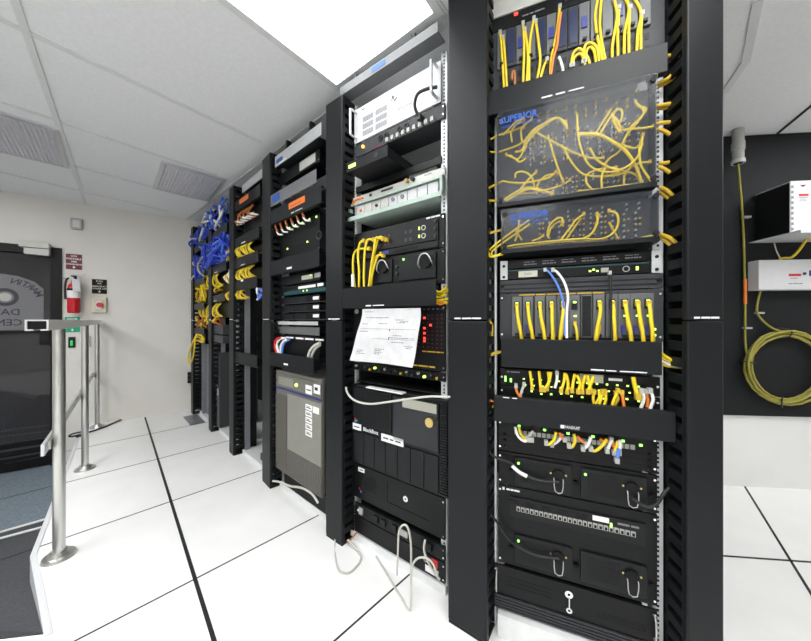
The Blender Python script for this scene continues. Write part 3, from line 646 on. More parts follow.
# big black modular chassis in two halves, each with two power supplies
def chassis(label, rec, zport, zpsu, hpsu, tag_label, green):
    u0, u1, z0, z1 = rec
    t = device(1, 'switch_chassis', label, 'network chassis', rec, .4, 'gear_black')
    if zport:
        o = t.part('line_card', B(u0+.04, u1-.03, .066, .072, zport-.03, zport+.035), 'gear_dark', bev=.001)
        for i in range(24): t.part('port', B(u0+.062+i*.0142, u0+.0735+i*.0142, .062, .066, zport-.008, zport+.007), 'plug_grey', o)
        for i in range(24): t.part('port_hole', B(u0+.0645+i*.0142, u0+.071+i*.0142, .061, .062, zport-.006, zport+.003), 'deep_black', o)
        t.part('label', B(.318, .362, .064, .066, zport+.016, zport+.031), 'label_white', o)
        t.part('lettering', dashes(MB(), .385, zport+.018, (.03, .02), .006, .066), 'ink_grey', o)
        t.part('led_bar', B(.365, .370, .063, .066, zport+.004, zport+.018), 'led_lime', o)
        for i in range(5): t.part('optic_slot', B(.07+i*.05, .10+i*.05, .064, .066, zport+.014, zport+.026), 'deep_black', o)
        lg = MB(); lg.box(.045, .052, .0712, .072, z1-.018, z1-.008); dashes(lg, .058, z1-.016, (.012, .01, .018), .006, .072, .002); t.part('lettering', lg, 'print_white')
    for i, a in enumerate((u0+.055, u0+.255)):
        o = t.part('power_supply', B(a, a+.175, .064, .072, zpsu, zpsu+hpsu), 'gear_dark', bev=.002)
        vt = MB(); n = 16
        for q in range(n): vt.box(a+.02+q*.0055, a+.0225+q*.0055, .0632, .064, zpsu+.015, zpsu+hpsu-.03)
        for q in range(n): vt.box(a+.02+q*.0055, a+.0225+q*.0055, .0632, .064, zpsu+hpsu-.025, zpsu+hpsu-.012)
        t.part('vent', vt, 'deep_black', o)
        t.part('inlet', MB().cyl((a+.135, .056, zpsu+hpsu*.62), .019, .008, 'y', 14), 'deep_black', o)
        hd = MB().tube([(a+.122, .062, zpsu+hpsu*.55), (a+.122, .05, zpsu+hpsu*.5), (a+.125, .05, zpsu+.012), (a+.145, .05, zpsu+.010), (a+.149, .05, zpsu+hpsu*.5), (a+.149, .062, zpsu+hpsu*.55)], .0017, 5, 2)
        t.part('handle', hd, 'steel', o)
        for q in (a+.113, a+.158): t.part('screw', MB().cyl((q, .061, zpsu+hpsu*.66), .003, .003, 'y', 8), 'brass', o)
        for q in (a-.012, a+.188): t.part('thumb_screw', MB().cyl((q, .064, zpsu+hpsu*.45), .0075, .008, 'y', 10), 'deep_black', o)
        if green[i]: t.part('power_light', MB().sph((a+.013, .063, zpsu+hpsu-.018), .0042, 8), 'led_green', o)
    return t
chassis('black switch chassis half with two power supplies above the printed name strip', (.03, .486, .522, .639), 0, .532, .095, '', (1, 1))
t = chassis('lowest black switch chassis of the nearest rack, with a 24-port card', (.03, .486, .245, .521), .452, .265, .095, '', (1, 0))
m = MB()
for z in (.40, .385, .37): m.box(.06, .46, .0715, .072, z, z+.0025)
t.part('slot_line', m, 'gear_dark')
leds(t, 'alarm_light', [((.099,.292)), ((.099,.277))], 'led_red', .004)
cable(1, 'power_cable', 'black power cord with a white wrap at the upper left supply', [(-.01, .05, .64), (.03, .045, .622), (.075, .05, .61), (.11, .05, .585), (.16, .05, .57), (.222, .052, .575)], .004, 'black_cord')
solid(1, 'cable_wrap', 'white cable wrap on the black power cord at the upper left supply', 'cable wrap', MB().tube([(.078, .046, .604), (.10, .045, .588), (.125, .045, .578)], .006, 8, 4), 'label_white', (.1, .045, .588))
cable(1, 'power_cable', 'black power cord leaving the upper right power supply towards the right side', [(.42, .052, .565), (.45, .045, .552), (.475, .045, .565), (.495, .05, .60), (.52, .06, .625)], .0045, 'black_cord')
cable(1, 'power_cable', 'black power cord slanting down from the left to the lower left power supply', [(-.02, .05, .435), (.02, .045, .41), (.06, .045, .36), (.09, .05, .335), (.15, .05, .318), (.222, .054, .325)], .004, 'black_cord')
# bottom panel with key
t = device(1, 'vented_panel', 'black vented panel with a key in its lock at the foot of the nearest rack', 'vented panel', (.016, .486, .133, .235), .3, 'gear_black')
t.part('vent', holes(MB(), .06, .20, .165, .205, 24, 3, .072, .5, .5), 'deep_black'); t.part('vent', holes(MB(), .33, .46, .155, .18, 24, 3, .072, .5, .5), 'deep_black')
for x in (.026, .476): t.part('handle', MB().tube([(x, .07, .15), (x, .05, .155), (x, .05, .215), (x, .07, .22)], .003, 6, 2), 'steel')
o = t.part('lock', MB().ring((.252, .205), .004, .012, .068, .072, 18), 'chrome'); t.part('key', MB().box(.2505, .2535, .058, .068, .17, .205).ring((.252, .160), .004, .009, .060, .062, 14), 'chrome', o)
t = device(1, 'grille_panel', 'grey ribbed panel under the black vented panel', 'ribbed panel', (.016, .486, .08, .132), .3, 'gear_dark')
m = MB()
for i in range(5): m.box(.02, .482, .068, .072, .084+i*.01, .089+i*.01)
t.part('rib', m, 'gear_mid')

# ================================================================ BAY 2: rack with the white computer
rack_frame(2, 'open rack holding the white computer at the top', -.012, .533, 2.19, 'rail_light', wd=.028, base=.035)
b = T(2, 'ledge_bar', 'aluminium ledge bar with a blue sticker above the white computer', 'ledge', (.25, .05, 2.212))
m = MB(); m.box(-.03, .53, .012, .016, 2.212, 2.252).box(-.03, .53, .016, .07, 2.212, 2.216); b.part('angle', m, 'gear_grey')
b.part('sticker', B(.185, .265, .0108, .012, 2.222, 2.244), 'label_blue')
for x in (.06, .40): b.part('hook', B(x, x+.018, .02, .05, 2.216, 2.28), 'comb_black')
u0, u1, z0, z1 = .052,.469,1.986,2.154
t = T(2, 'rack_computer', 'white rack-mount computer with front handles and two columns of vents', 'computer', (.26, .07, z0))
t.part('chassis', B(u0, u1, .075, .45, z0, z1), 'gear_white', bev=.003); t.part('faceplate', B(.012, .51, .070, .075, z0, z1), 'gear_white', bev=.001)
for x in (.030, .492):
    t.part('handle', MB().tube([(x, .07, z0+.02), (x, .03, z0+.022), (x, .026, z0+.04), (x, .026, z1-.04), (x, .03, z1-.022), (x, .07, z1-.02)], .006, 8, 3), 'aluminium')
for i in range(2):
    for j in range(3):
        a = u0+.018+i*.085; zz = z0+.018+j*.034
        vt = MB()
        for q in range(5): vt.box(a, a+.072, .0692, .070, zz+q*.0052, zz+q*.0052+.0028)
        t.part('vent', vt, 'ink_grey')
sq = MB().tube([(.255, .069, z1-.055), (.262, .069, z1-.035), (.268, .069, z1-.055), (.275, .069, z1-.062), (.283, .069, z1-.05)], .002, 5, 4); t.part('emblem', sq, 'ink')
t.text('lettering', 'ICC1100', .022, .33, .0693, z0+.055, 'ink_grey'); t.part('lettering', dashes(MB(), u0+.012, z1-.02, (.02,), .004, .070), 'ink')
t = device(2, 'power_strip', 'dark grey power strip with round outlets and an amber lamp under the white computer', 'power strip', (.012, .527, 1.915, 1.978), .12, 'gear_mid')
for p in ((.186,1.934), (.222,1.93), (.298,1.935), (.337,1.929), (.416,1.925)):
    o = t.part('outlet', MB().ring((p[0], 1.955), .006, .014, .068, .072, 18), 'gear_dark'); t.part('socket', MB().cyl((p[0], .0705, 1.955), .006, .003, 'y', 12), 'deep_black', o)
for i in range(9): t.part('breaker', B(.225+i*.030, .240+i*.030, .060, .072, 1.918, 1.936), 'plug_grey')
t.part('power_light', MB().sph((.075, .068, 1.952), .008, 10), 'led_amber')
t.part('stripe', B(.13, .2, .0712, .072, 1.922, 1.927), 'dark_red')
cable(2, 'power_cable', 'black power plug and looped cord at the right end of the power strip', [(.42, .05, 1.945), (.41, .03, 1.985), (.43, .02, 2.02), (.47, .03, 2.03), (.51, .04, 2.025)], .007, 'black_cord', plug=(0,), pm='black_cord')
t = T(2, 'rack_unit', 'black box with a lit green display jutting forward below the power strip', 'display box', (.2, -.05, 1.772))
t.part('body', B(.093, .327, -.045, .40, 1.772, 1.814), 'gear_black', bev=.002); t.part('bezel', B(.088, .332, -.052, -.045, 1.77, 1.816), 'gear_dark', bev=.002)
t.part('display', B(.105, .148, -.0535, -.052, 1.786, 1.800), 'led_lime'); t.part('disc', MB().cyl((.27, -.054, 1.795), .012, .003, 'y', 14), 'gear_mid')
solid(2, 'rack_shelf', 'black shelf running back under the display box', 'shelf', MB().box(.0, .527, .085, .42, 1.752, 1.769).box(.018, .509, .0755, .082, 1.74, 1.769), 'gear_dark', (.26, .085, 1.74))
t = T(2, 'rack_unit', 'small grey-white box on top of the long cream unit, at its right', 'rack unit', (.43, .10, 1.70))
t.part('body', B(.33, .47, .10, .3, 1.722, 1.75), 'gear_beige', bev=.002); t.part('lettering', dashes(dashes(MB(), .345, 1.742, (.02, .015, .02, .02), .003, .1), .345, 1.732, (.01, .02, .02, .01, .01), .005, .1), 'ink_grey')
t = device(2, 'rack_unit', 'long cream unit with a dark slot, above the pale green module frame', 'rack unit', (-.0, .527, 1.686, 1.720), .24, 'gear_beige')
t.part('slot', B(.19, .26, .0705, .072, 1.700, 1.709), 'ink'); t.part('port', B(.115, .13, .070, .072, 1.698, 1.710), 'ink')
for x, m in ((.345, 'brass'), (.375, 'ink')): t.part('knob', MB().cyl((x, .055, 1.708), .009, .018, 'y', 12), m)
t.part('lettering', dashes(MB(), .43, 1.708, (.012, .02), .004, .072), 'ink_grey')
t = T(2, 'subrack', 'pale green subrack holding a row of white modules', 'module frame', (.26, .02, 1.60))
t.part('bottom_tray', B(.018, .507, .01, .30, 1.598, 1.606), 'subrack_green'); t.part('tray_lip', B(-.015, .525, .004, .010, 1.596, 1.616), 'subrack_green', bev=.002)
t.part('top_rail', B(-.015, .525, .012, .020, 1.672, 1.682), 'subrack_green', bev=.001)
for x in (-.015, .513): t.part('end_plate', B(x, x+.012, .010, .070, 1.606, 1.682), 'subrack_green')
for i in range(9):
    a = .026+i*.0525; o = t.part('module', B(a, a+.049, .028, .25, 1.608, 1.671), 'gear_beige' if i in (1, 2, 3) else 'gear_white', bev=.001)
    if i in (0, 2): t.part('knob', MB().cyl((a+.03, .022, 1.645), .007, .006, 'y', 10), 'orange' if i == 0 else 'ink', o)
    if i in (4, 5): t.part('dial', MB().cyl((a+.025, .022, 1.65), .009, .006, 'y', 10), 'ink_grey', o)
place(t.o, 2, (.26, .065, 1.60))
cable(2, 'patch_cable', 'orange cable end at the left of the pale green module frame', [(.015, .055, 1.678), (.035, .05, 1.69), (.06, .05, 1.693), (.09, .052, 1.69)], .005, 'orange')

# black router and its yellow cables
t = device(2, 'router', 'black router with green lights and yellow cables at its left', 'router', (.012, .527, 1.395, 1.535), .38, 'gear_black')
o = t.part('line_card', B(.045, .50, .066, .072, 1.43, 1.515), 'gear_dark', bev=.001)
for q in range(2):
    for i in range(4): t.part('port', B(.21+i*.025+(.07 if i > 1 else 0), .226+i*.025+(.07 if i > 1 else 0), .0645, .066, 1.445+q*.034, 1.459+q*.034), 'gear_mid', o)
    t.part('serial_port', MB().ring((.43, 1.455+q*.034), .008, .011, .0635, .066, 14), 'tag_cream', o)
    t.part('link_light', B(.405, .411, .064, .066, 1.450+q*.034, 1.462+q*.034), 'led_lime', o)
for q in range(3): t.part('thumb_screw', MB().cyl((.488, .06, 1.445+q*.03), .006, .008, 'y', 10), 'gear_mid', o)
o2 = t.part('line_card', B(.045, .50, .066, .072, 1.40, 1.425), 'gear_dark', bev=.001); t.part('slot', B(.18, .24, .0645, .066, 1.405, 1.42), 'purple_blue', o2)
t.part('slot', B(.27, .40, .0645, .066, 1.406, 1.418), 'deep_black', o2)
t.part('lettering', dashes(MB(), .44, 1.524, (.02, .018, .022), .006, .072, .003), 'print_white')
leds(t, 'link_light', [(.165, 1.492), (.17, 1.475), (.19, 1.49), (.13, 1.445), (.175, 1.41)], 'led_lime', .005)
t = device(2, 'power_shelf', 'black power section with two looped handles under the router', 'power section', (.012, .527, 1.25, 1.394), .38, 'gear_black')
for a in (.07, .30):
    o = t.part('power_supply', B(a, a+.19, .064, .072, 1.275, 1.38), 'gear_dark', bev=.002)
    t.part('inlet', MB().cyl((a+.145, .054, 1.345), .026, .010, 'y', 16), 'deep_black', o)
    t.part('handle', MB().tube([(a+.115, .064, 1.32), (a+.115, .045, 1.335), (a+.13, .042, 1.37), (a+.16, .042, 1.372), (a+.178, .045, 1.345), (a+.178, .064, 1.325)], .003, 6, 3), 'steel', o)
    for q in range(2): t.part('thumb_screw', MB().cyl((a-.012, .060, 1.31+q*.03), .006, .01, 'y', 10), 'gear_mid', o)
t.part('power_light', MB().sph((.327, .063, 1.368), .005, 8), 'led_green')
for i, p in enumerate([[(.137,.045,1.437),(.078,.045,1.446),(.036,.045,1.427),(.029,.045,1.349),(.043,.045,1.264)], [(.109,.04,1.478),(.083,.04,1.473),(.069,.04,1.417),(.076,.04,1.344),(.076,.04,1.262)], [(.173,.04,1.473),(.135,.04,1.479),(.116,.04,1.434),(.109,.04,1.34),(.109,.04,1.259)], [(.228,.04,1.468),(.186,.04,1.48),(.173,.04,1.426),(.154,.04,1.345),(.142,.04,1.257)], [(.238,.05,1.465),(.201,.05,1.484),(.177,.05,1.446),(.158,.05,1.374),(.145,.05,1.258)], [(.224,.045,1.393),(.194,.045,1.397),(.169,.045,1.344),(.143,.045,1.258)], [(.203,.055,1.407),(.166,.055,1.393),(.147,.055,1.339),(.121,.055,1.255)]]):
    cable(2, 'patch_cable', ORD[i]+' yellow cable from the left on the router of the white-computer rack', p, .0056 if i < 5 else .0046, Y_, 'yellow cables on the router', plug=(0,), pm='amber')
solid(2, 'cable_tag', 'white paper flag wrapped on the second router cable', 'cable tag', MB().box(.033, .048, .03, .034, 1.265, 1.325), 'label_white', (.04, .03, 1.265))
organizer(2, 'black cover bar above the hanging paper sheet', (-.014,.529,1.158,1.255), .0, [(.32, .38, .006, .006), (.40, .52, .007, .004)])
for i, p in enumerate([[(.496,.04,1.222),(.524,.04,1.212),(.555,.04,1.23)], [(.49,.05,1.211),(.522,.05,1.205),(.571,.05,1.226)], [(.493,.045,1.198),(.521,.045,1.193),(.548,.045,1.203)], [(.49,.05,1.187),(.522,.05,1.181),(.562,.05,1.187)], [(.49,.05,1.179),(.518,.05,1.174),(.554,.05,1.168)], [(.503,.045,1.17),(.521,.045,1.165),(.539,.045,1.169)]]):
    cable(2, 'patch_cable', ORD[i]+' cable end down at the right of the bar above the paper', p, .0055, 'orange' if i == 5 else Y_, 'yellow cable ends right of the paper sheet cover bar')

t = device(2, 'led_panel', 'black panel with a column of red lights behind the hanging paper', 'display panel', (-.002, .53, .892, 1.17), .25, 'gear_black', 'deep_black')
pts = [((.431,1.111)), ((.461,1.081)), ((.431,1.068)), ((.431,1.047)), ((.431,1.026)), ((.385,1.119)), ((.431,1.014))]
leds(t, 'red_light', pts, 'led_red', .005)
dm = MB()
for i in range(6):
    for j in range(9): dm.box(.40+i*.022, .406+i*.022, .0712, .072, .985+j*.017, .991+j*.017)
t.part('dark_lamp', dm, 'lamp_dim'); t.part('lettering', dashes(dashes(MB(), .42, .968, (.02, .04, .02, .01), .005, .072), .33, .905, (.04, .02, .05, .03), .006, .072), 'amber')
t.part('lettering', dashes(MB(), .38, 1.145, (.01,)*8, .004, .072, .012), 'ink_grey')
t.part('disc', MB().cyl((.03, .066, 1.145), .012, .006, 'y', 12), 'plug_grey')
# hanging paper
A_ = [(.147,-.012,1.152),(.464,-.012,1.149),(.445,-.012,.916),(.096,-.012,.917)]
pm_ = MB(); NX, NZ = 10, 12; vs = []; fs = []
def paper_pt(s, r, lift=0):
    a = [A_[0][i]+(A_[1][i]-A_[0][i])*s for i in range(3)]; b_ = [A_[3][i]+(A_[2][i]-A_[3][i])*s for i in range(3)]
    p = [a[i]+(b_[i]-a[i])*r for i in range(3)]
    p[1] += -.012*math.sin(s*5+r*2)*r-.02*r*r+.006*math.sin(r*9)*(1-r)+.004-lift
    return tuple(p)
for sd in (0, .0008):
    for j in range(NZ+1):
        for i in range(NX+1): vs.append(paper_pt(i/NX, j/NZ, sd))
n1 = (NX+1)*(NZ+1)
for j in range(NZ):
    for i in range(NX):
        q = (j*(NX+1)+i, j*(NX+1)+i+1, (j+1)*(NX+1)+i+1, (j+1)*(NX+1)+i); fs.append(q); fs.append(tuple(n1+x for x in reversed(q)))
pm_.add(vs, fs, True)
pp = T(2, 'paper_sheet', 'white printed paper sheet hanging from the cover bar over the red-lit panel', 'paper', A_[0]); pp.part('sheet', pm_, 'paper')
ink = MB()
def inkline(s0, s1, r, h=.012):
    n = max(2, int((s1-s0)*12)); vs = [paper_pt(s0+(s1-s0)*i/n, rr, .0016) for rr in (r, r+h) for i in range(n+1)]
    ink.add(vs, [(i, i+1, n+2+i, n+1+i) for i in range(n)])
rr = random.Random(4)
for s0, s1, r in ((.05, .22, .05), (.1, .5, .16), (.62, .75, .20), (.70, .82, .23), (.05, .16, .28), (.35, .5, .27), (.65, .78, .25), (.05, .2, .42), (.55, .95, .52), (.62, .75, .48), (.6, .8, .60), (.08, .2, .78), (.08, .16, .81), (.08, .22, .84), (.35, .5, .74), (.36, .46, .77), (.35, .48, .80), (.36, .44, .83), (.82, .95, .66), (.84, .92, .69)):
    x = s0
    while x < s1:
        w_ = rr.uniform(.015, .04); inkline(x, min(s1, x+w_), r, .010); x += w_+.012
inkline(.04, .96, .37, .004); inkline(.3, .96, .55, .004); inkline(.55, .56, .37, .2)
pp.part('print', ink, 'ink')

t = device(2, 'knob_unit', 'slim black unit with a row of small knobs under the paper', 'rack unit', (-.002, .53, .852, .890), .2, 'gear_black')
for i in range(16):
    x = .03+i*.031; mm = ('plug_grey', 'gear_mid', 'plug_grey', 'amber', 'gear_mid', 'gear_dark')[(i*5) % 6] if i not in (4, 13) else 'led_lime'
    t.part('knob', MB().cyl((x, .062, .870+.005*(-1)**i), .0055, .010, 'y', 10), mm)
solid(2, 'rack_shelf', 'thin black shelf above the black tower computer', 'shelf', MB().box(.02, .508, .085, .40, .793, .800).box(.03, .04, .085, .40, .80, .85), 'gear_dark', (.26, .085, .793))
solid(2, 'paper_strip', 'folded white paper strip lying on top of the black tower computer', 'paper strip', MB().box(.14, .35, .02, .05, .787, .792), 'label_white', (.25, .02, .787))
# black tower computer lying in the rack
u0, u1, z0, z1 = -.012, .528, .398, .786
t = T(2, 'tower_computer', 'black tower computer with a brass lock and white stickers', 'computer', (.26, .0, z0))
t.part('case', B(.022, .500, .018, .42, z0, z1), 'gear_black', bev=.006); t.part('bezel', B(.012, .552, .0, .018, z0, z1), 'gear_black', bev=.004)
o = t.part('vent_panel', B(.028, .268, -.006, .0, .595, z1-.015), 'gear_dark', bev=.002)
t.part('vent', holes(MB(), .036, .26, .605, z1-.025, 3, 13, -.0062, .85, .45), 'deep_black', o)
o = t.part('door', B(.275, .514, -.008, .0, .565, z1-.018), 'gear_black', bev=.003)
t.part('window', B(.334, .504, -.0095, -.008, z1-.060, z1-.022), 'tag_cream', o, label='tan strip behind the smoked door'); t.part('smoked_pane', B(.285, .508, -.0105, -.0095, .575, z1-.021), 'acrylic', o)
t.part('lock', MB().cyl((.478, -.024, .690), .019, .014, 'y', 18).ring((.478, .690), .006, .012, -.026, -.024, 16), 'brass', o)
for i in range(7): t.part('front_panel', B(.030+i*.069, .096+i*.069, -.006, .0, z0+.01, .556), 'gear_dark', bev=.002)
vt = MB()
for i in range(34): vt.box(.520, .550, -.008, .0, z0+.01+i*.0109, z0+.016+i*.0109)
t.part('side_grille', vt, 'gear_dark')
t.part('sticker', B(.026, .082, -.0085, -.006, .566, .596), 'label_white'); t.part('sticker', B(.214, .338, -.0105, -.006, .553, .585), 'label_white')
t.part('lettering', dashes(MB(), .036, .578, (.036,), .005, -.0085), 'ink'); t.part('lettering', dashes(MB(), .225, .566, (.03, .02, .03), .006, -.0105, .01), 'ink')
t.text('lettering', 'BlackBox', .026, .145, -.0085, .580, 'print_white')
for q, (x, z, mm) in enumerate(((.042, .618, 'red'), (.053, .610, 'green'), (.042, .606, 'blue_light'))): t.part('logo', B(x-.005, x+.005, -.0085, -.006, z-.005, z+.005), mm)
place(t.o, 2, (.26, .055, z0))
t = device(2, 'server', 'black server with a round fan grille and a silver key lock below the tower computer', 'server', (-.002, .528, .215, .385), .4, 'gear_black')
t.part('fan_grille', holes(MB(), .085, .155, .275, .345, 8, 8, .072, .55, .55), 'deep_black'); t.part('fan_ring', MB().ring((.12, .31), .034, .038, .070, .072, 24), 'gear_dark')
t.part('lock', MB().ring((.335, .318), .004, .013, .066, .072, 18), 'chrome')
fr = MB(); fr.box(.225, .229, .0705, .072, .265, .355).box(.225, .45, .0705, .072, .262, .266); t.part('drive_door', fr, 'deep_black')
t.part('sticker', B(.04, .082, .0705, .072, .352, .372), 'label_white'); t.part('lettering', dashes(MB(), .048, .360, (.026,), .004, .0705), 'ink')
t.part('logo', B(.045, .052, .070, .072, .262, .272), 'red'); t.part('logo', B(.054, .061, .070, .072, .25, .26), 'blue_light')
t = device(2, 'rack_unit', 'black unit with switches and beige cables plugged in, second from the rack foot', 'rack unit', (.012, .528, .128, .19), .3, 'gear_black')
for i, x in enumerate((.06, .16, .205, .27)): t.part('switch', B(x-.012, x+.012, .064, .072, .145, .175), 'gear_dark' if i else 'plug_grey')
t.part('port', B(.30, .345, .064, .072, .15, .172), 'plug_grey'); t.part('port', B(.42, .47, .06, .072, .15, .178), 'gear_dark')
t.part('power_light', MB().sph((.045, .067, .16), .006, 8), 'label_white')
t = device(2, 'rack_unit', 'lowest black unit of the white-computer rack, with a red and white sticker', 'rack unit', (.012, .528, .040, .126), .3, 'gear_black')
t.part('sticker', B(.465, .495, .0705, .072, .088, .118), 'red', label='red sticker'); t.part('sticker', B(.435, .498, .0705, .072, .052, .078), 'label_white')
t.part('dial', MB().ring((.44, .105), .007, .013, .066, .072, 16), 'chrome'); t.part('button', MB().cyl((.29, .066, .09), .008, .006, 'y', 10), 'gear_mid')
for l, m_, r, p in (
 ('light grey cable swagging across the black tower computer', 'grey_cord', .0048, [(.061,-.03,.79),(.075,-.03,.759),(.127,-.03,.735),(.214,-.03,.736),(.316,-.03,.761),(.419,-.03,.789),(.512,-.03,.813),(.564,-.03,.821),(.605,-.03,.826)]),
 ('thin beige cable looping onto the floor at the foot of the left post', 'grey_cord', .0042, [(-.03, .03, .14)]+[(-.051,.0,-.05),(.076,-.097,.006),(.129,-.103,.006),(.149,-.069,.006),(.122,.007,.006)]+[(.02, .02, .03)]),
 ('beige cable standing in a tall arch before the lowest units', 'grey_cord', .0042, [(.348,-.01,.044),(.353,-.01,.15),(.358,-.01,.227),(.379,-.01,.264),(.404,-.01,.262),(.419,-.01,.2),(.419,-.01,.06),(.456,-.068,.006),(.391,-.045,.006),(.293,-.002,.006),(.178,.049,.006)]),
 ('beige cable bending right over the foot of the white-computer rack', 'grey_cord', .0042, [(.419,-.01,.02),(.424,-.01,.11),(.448,-.01,.158),(.484,.0,.172),(.516,.0,.164),(.538,.0,.122)]),
 ('beige cable drooping from the port at the right of the second lowest unit', 'grey_cord', .0045, [(.467,.02,.223),(.462,.02,.181),(.481,.02,.142),(.508,.02,.116),(.535,.02,.099)]),
 ('short orange cable by the foot of the post left of the white-computer rack', 'rust', .004, [(-.027,.03,.003),(.01,.03,.013),(.045,.03,.048),(.072,.03,.084)])):
    p = [(a, b_, max(c, .006)) for a, b_, c in p]
    cable(2, 'loose_cable', l, p, r, m_)

# ================================================================ BAY 3: rack with the tall grey server
rack_frame(3, 'open rack holding the tall grey server tower', .0, .60, 2.19, 'rail_grey', wd=.03, base=.03)
def flat_panel(k, name, label, cat, rec, v, m, depth=.004, group=None, bev=.001):
    u0, u1, z0, z1 = rec; t = T(k, name, label, cat, ((u0+u1)/2, v, z0), group); t.rec = rec; t.v = v
    t.part('panel', B(u0, u1, v, v+depth, z0, z1), m, bev=bev); return t
def shelf_box(t, m, depth=.25):
    u0, u1, z0, z1 = t.rec; t.part('tray', B(u0+.03, u1-.03, t.v+.01, .08+depth, z0, z0+.006), m)
t = flat_panel(3, 'blank_panel', 'light grey plate with a blue label at the top of the grey-server rack', 'blank panel', (.032,.553,2.088,2.156), .02, 'rail_light'); shelf_box(t, 'gear_dark')
u0, u1, z0, z1 = t.rec; t.part('label', B(u0+.02, u0+.1, .0185, .02, z0+.015, z0+.04), 'label_blue'); t.part('label', B(u0+.06, u0+.15, .0185, .02, z0+.002, z0+.012), 'label_white')
for x in (.15, .42): t.part('hook', B(x, x+.02, .03, .06, z1-.02, z1+.06), 'comb_black')
t = device(3, 'rack_unit', 'small white box on a black shelf near the top of the grey-server rack', 'rack unit', (-.012,.46,1.998,2.075), .2, 'gear_black')
t.part('label', B(.25, .42, .068, .072, t.rec[2]+.012, t.rec[3]-.012), 'gear_beige')
t = flat_panel(3, 'clear_panel', 'clear grey panel with a blue label and orange cables behind it', 'patch panel', (-.009,.522,1.839,1.914), .01, 'acrylic_haze')
u0, u1, z0, z1 = t.rec; t.part('back', B(u0+.02, u1, .085, .25, z0, z1+.0), 'gear_mid'); t.part('label', B(u0+.03, u0+.12, .008, .01, z0+.02, z1-.015), 'label_blue')
for i in range(3):
    cable(3, 'patch_cable', ORD[i]+' cable from the left behind the clear grey panel', [(u0+.05+i*.12, .06, z0+.03), (u0+.09+i*.12, .04, z0+.05), (u0+.13+i*.13, .05, z0+.035), (u0+.17+i*.13, .06, z0+.045)], .005, ('white_cord', 'orange', 'amber')[i], 'cables behind the clear grey panel')
t = organizer(3, 'black cover bar with an orange label in the grey-server rack', (-.009,.569,1.722,1.813), .01, [(.46, .52, .012, .005), (.54, .68, .013, .004)])
u0, u1, z0, z1 = t.rec; t.part('label', B(u0+.24, u0+.42, .0085, .01, z0+.042, z1-.012), 'label_orange'); t.part('lettering', dashes(MB(), u0+.26, z0+.052, (.03, .05, .03), .008, .0085), 'rust')
t = device(3, 'network_switch', 'black switch with orange and white cable boots under the orange label', 'network switch', (-.069,.46,1.496,1.758), .3, 'gear_black')
u0, u1, z0, z1 = t.rec; leds(t, 'link_light', [((.121,1.692)), ((.196,1.693)), ((.278,1.691)), ((.356,1.695)), ((.429,1.693)), ((.096,1.562)), ((.334,1.566))], 'led_lime', .006)
sp = MB()
for z in (.3, .42, .54): sp.box(u0+.1, u1-.04, .0712, .072, z0+(z1-z0)*z, z0+(z1-z0)*z+.004)
t.part('slot_line', sp, 'gear_dark'); t.part('handle', MB().ring((.46, z0+.085), .02, .025, .066, .072, 16), 'gear_mid')
for i in range(6):
    x0_ = (.029,1.75); x1_ = (.356,1.768); f = i/5; a = x0_[0]+(x1_[0]-x0_[0])*f; zt = x0_[1]+(x1_[1]-x0_[1])*f
    cable(3, 'patch_cable', ORD[i]+' orange cable from the left on the switch under the orange label', [(a, .045, zt+.03), (a-.010, .030, zt-.03), (a+.012, .032, zt-.075)], .007, 'rust', 'orange cables in the grey-server rack')
    cable(3, 'patch_cable', ORD[i]+' white cable boot from the left on the switch under the orange label', [(a-.002, .034, zt-.07), (a+.025, .032, zt-.094), (a+.055, .045, zt-.10)], .006, 'white_cord', 'white boots in the grey-server rack')
organizer(3, 'second black cover bar of the grey-server rack, above the teal-lit units', (-.045,.55,1.39,1.482), .01, [(.42, .52, .018, .012)])
t = device(3, 'rack_unit', 'black unit with pale printed label under the second cover bar', 'rack unit', (-.026,.46,1.327,1.385), .3, 'gear_black', 'gear_dark')
u0, u1, z0, z1 = t.rec; zc = (z0+z1)/2; t.part('label', B(.27, .39, .070, .072, zc-.012, zc+.014), 'tag_cream'); t.part('label', B(.41, .47, .070, .072, zc-.01, zc+.016), 'plug_grey'); leds(t, 'power_light', [(.372, zc+.01)], 'led_lime', .005)
t = device(3, 'network_switch', 'dark teal unit with a white label strip in the grey-server rack', 'network switch', (-.026,.46,1.26,1.321), .3, 'teal', 'gear_black')
u0, u1, z0, z1 = t.rec; zc = (z0+z1)/2; t.part('label', B(.23, .42, .070, .072, zc+.002, zc+.018), 'label_white'); t.part('label', B(.44, .5, .070, .072, zc+.003, zc+.02), 'label_white')
t.part('face', B(.05, .52, .0705, .072, z0+.003, zc-.004), 'teal'); leds(t, 'link_light', [(.29, zc-.012), (.33, zc-.012)], 'led_lime', .005)
ys = [(298, 304.5, 294, 303), (305.5, 312.5, 304.5, 311.5), (313.5, 320.5, 312.5, 320)]
for i, rec in enumerate([(-.026,.46,1.204,1.249), (-.026,.46,1.152,1.197), (-.026,.46,1.102,1.146)]):
    t = device(3, 'server', ('upper', 'middle', 'lower')[i]+' of three slim black servers with a white square label', 'server', rec, .35, 'gear_black', group='slim servers in the grey-server rack')
    u0, u1, z0, z1 = t.rec; zc = (z0+z1)/2; t.part('label', B(.395, .455, .070, .072, zc-.006, zc+.012), 'label_white')
    t.part('drive_bay', B(.06, .17, .070, .072, z0+.006, z1-.008), 'gear_dark'); t.part('drive_bay', B(.19, .33, .070, .072, z0+.006, z1-.008), 'gear_dark'); t.part('edge_strip', B(.05, .53, .070, .072, z0, z0+.004), 'gear_mid')
t = flat_panel(3, 'keyboard_shelf', 'pale thin shelf edge below the three slim servers', 'shelf', (-.026,.46,1.073,1.094), .06, 'rail_light'); shelf_box(t, 'gear_dark')
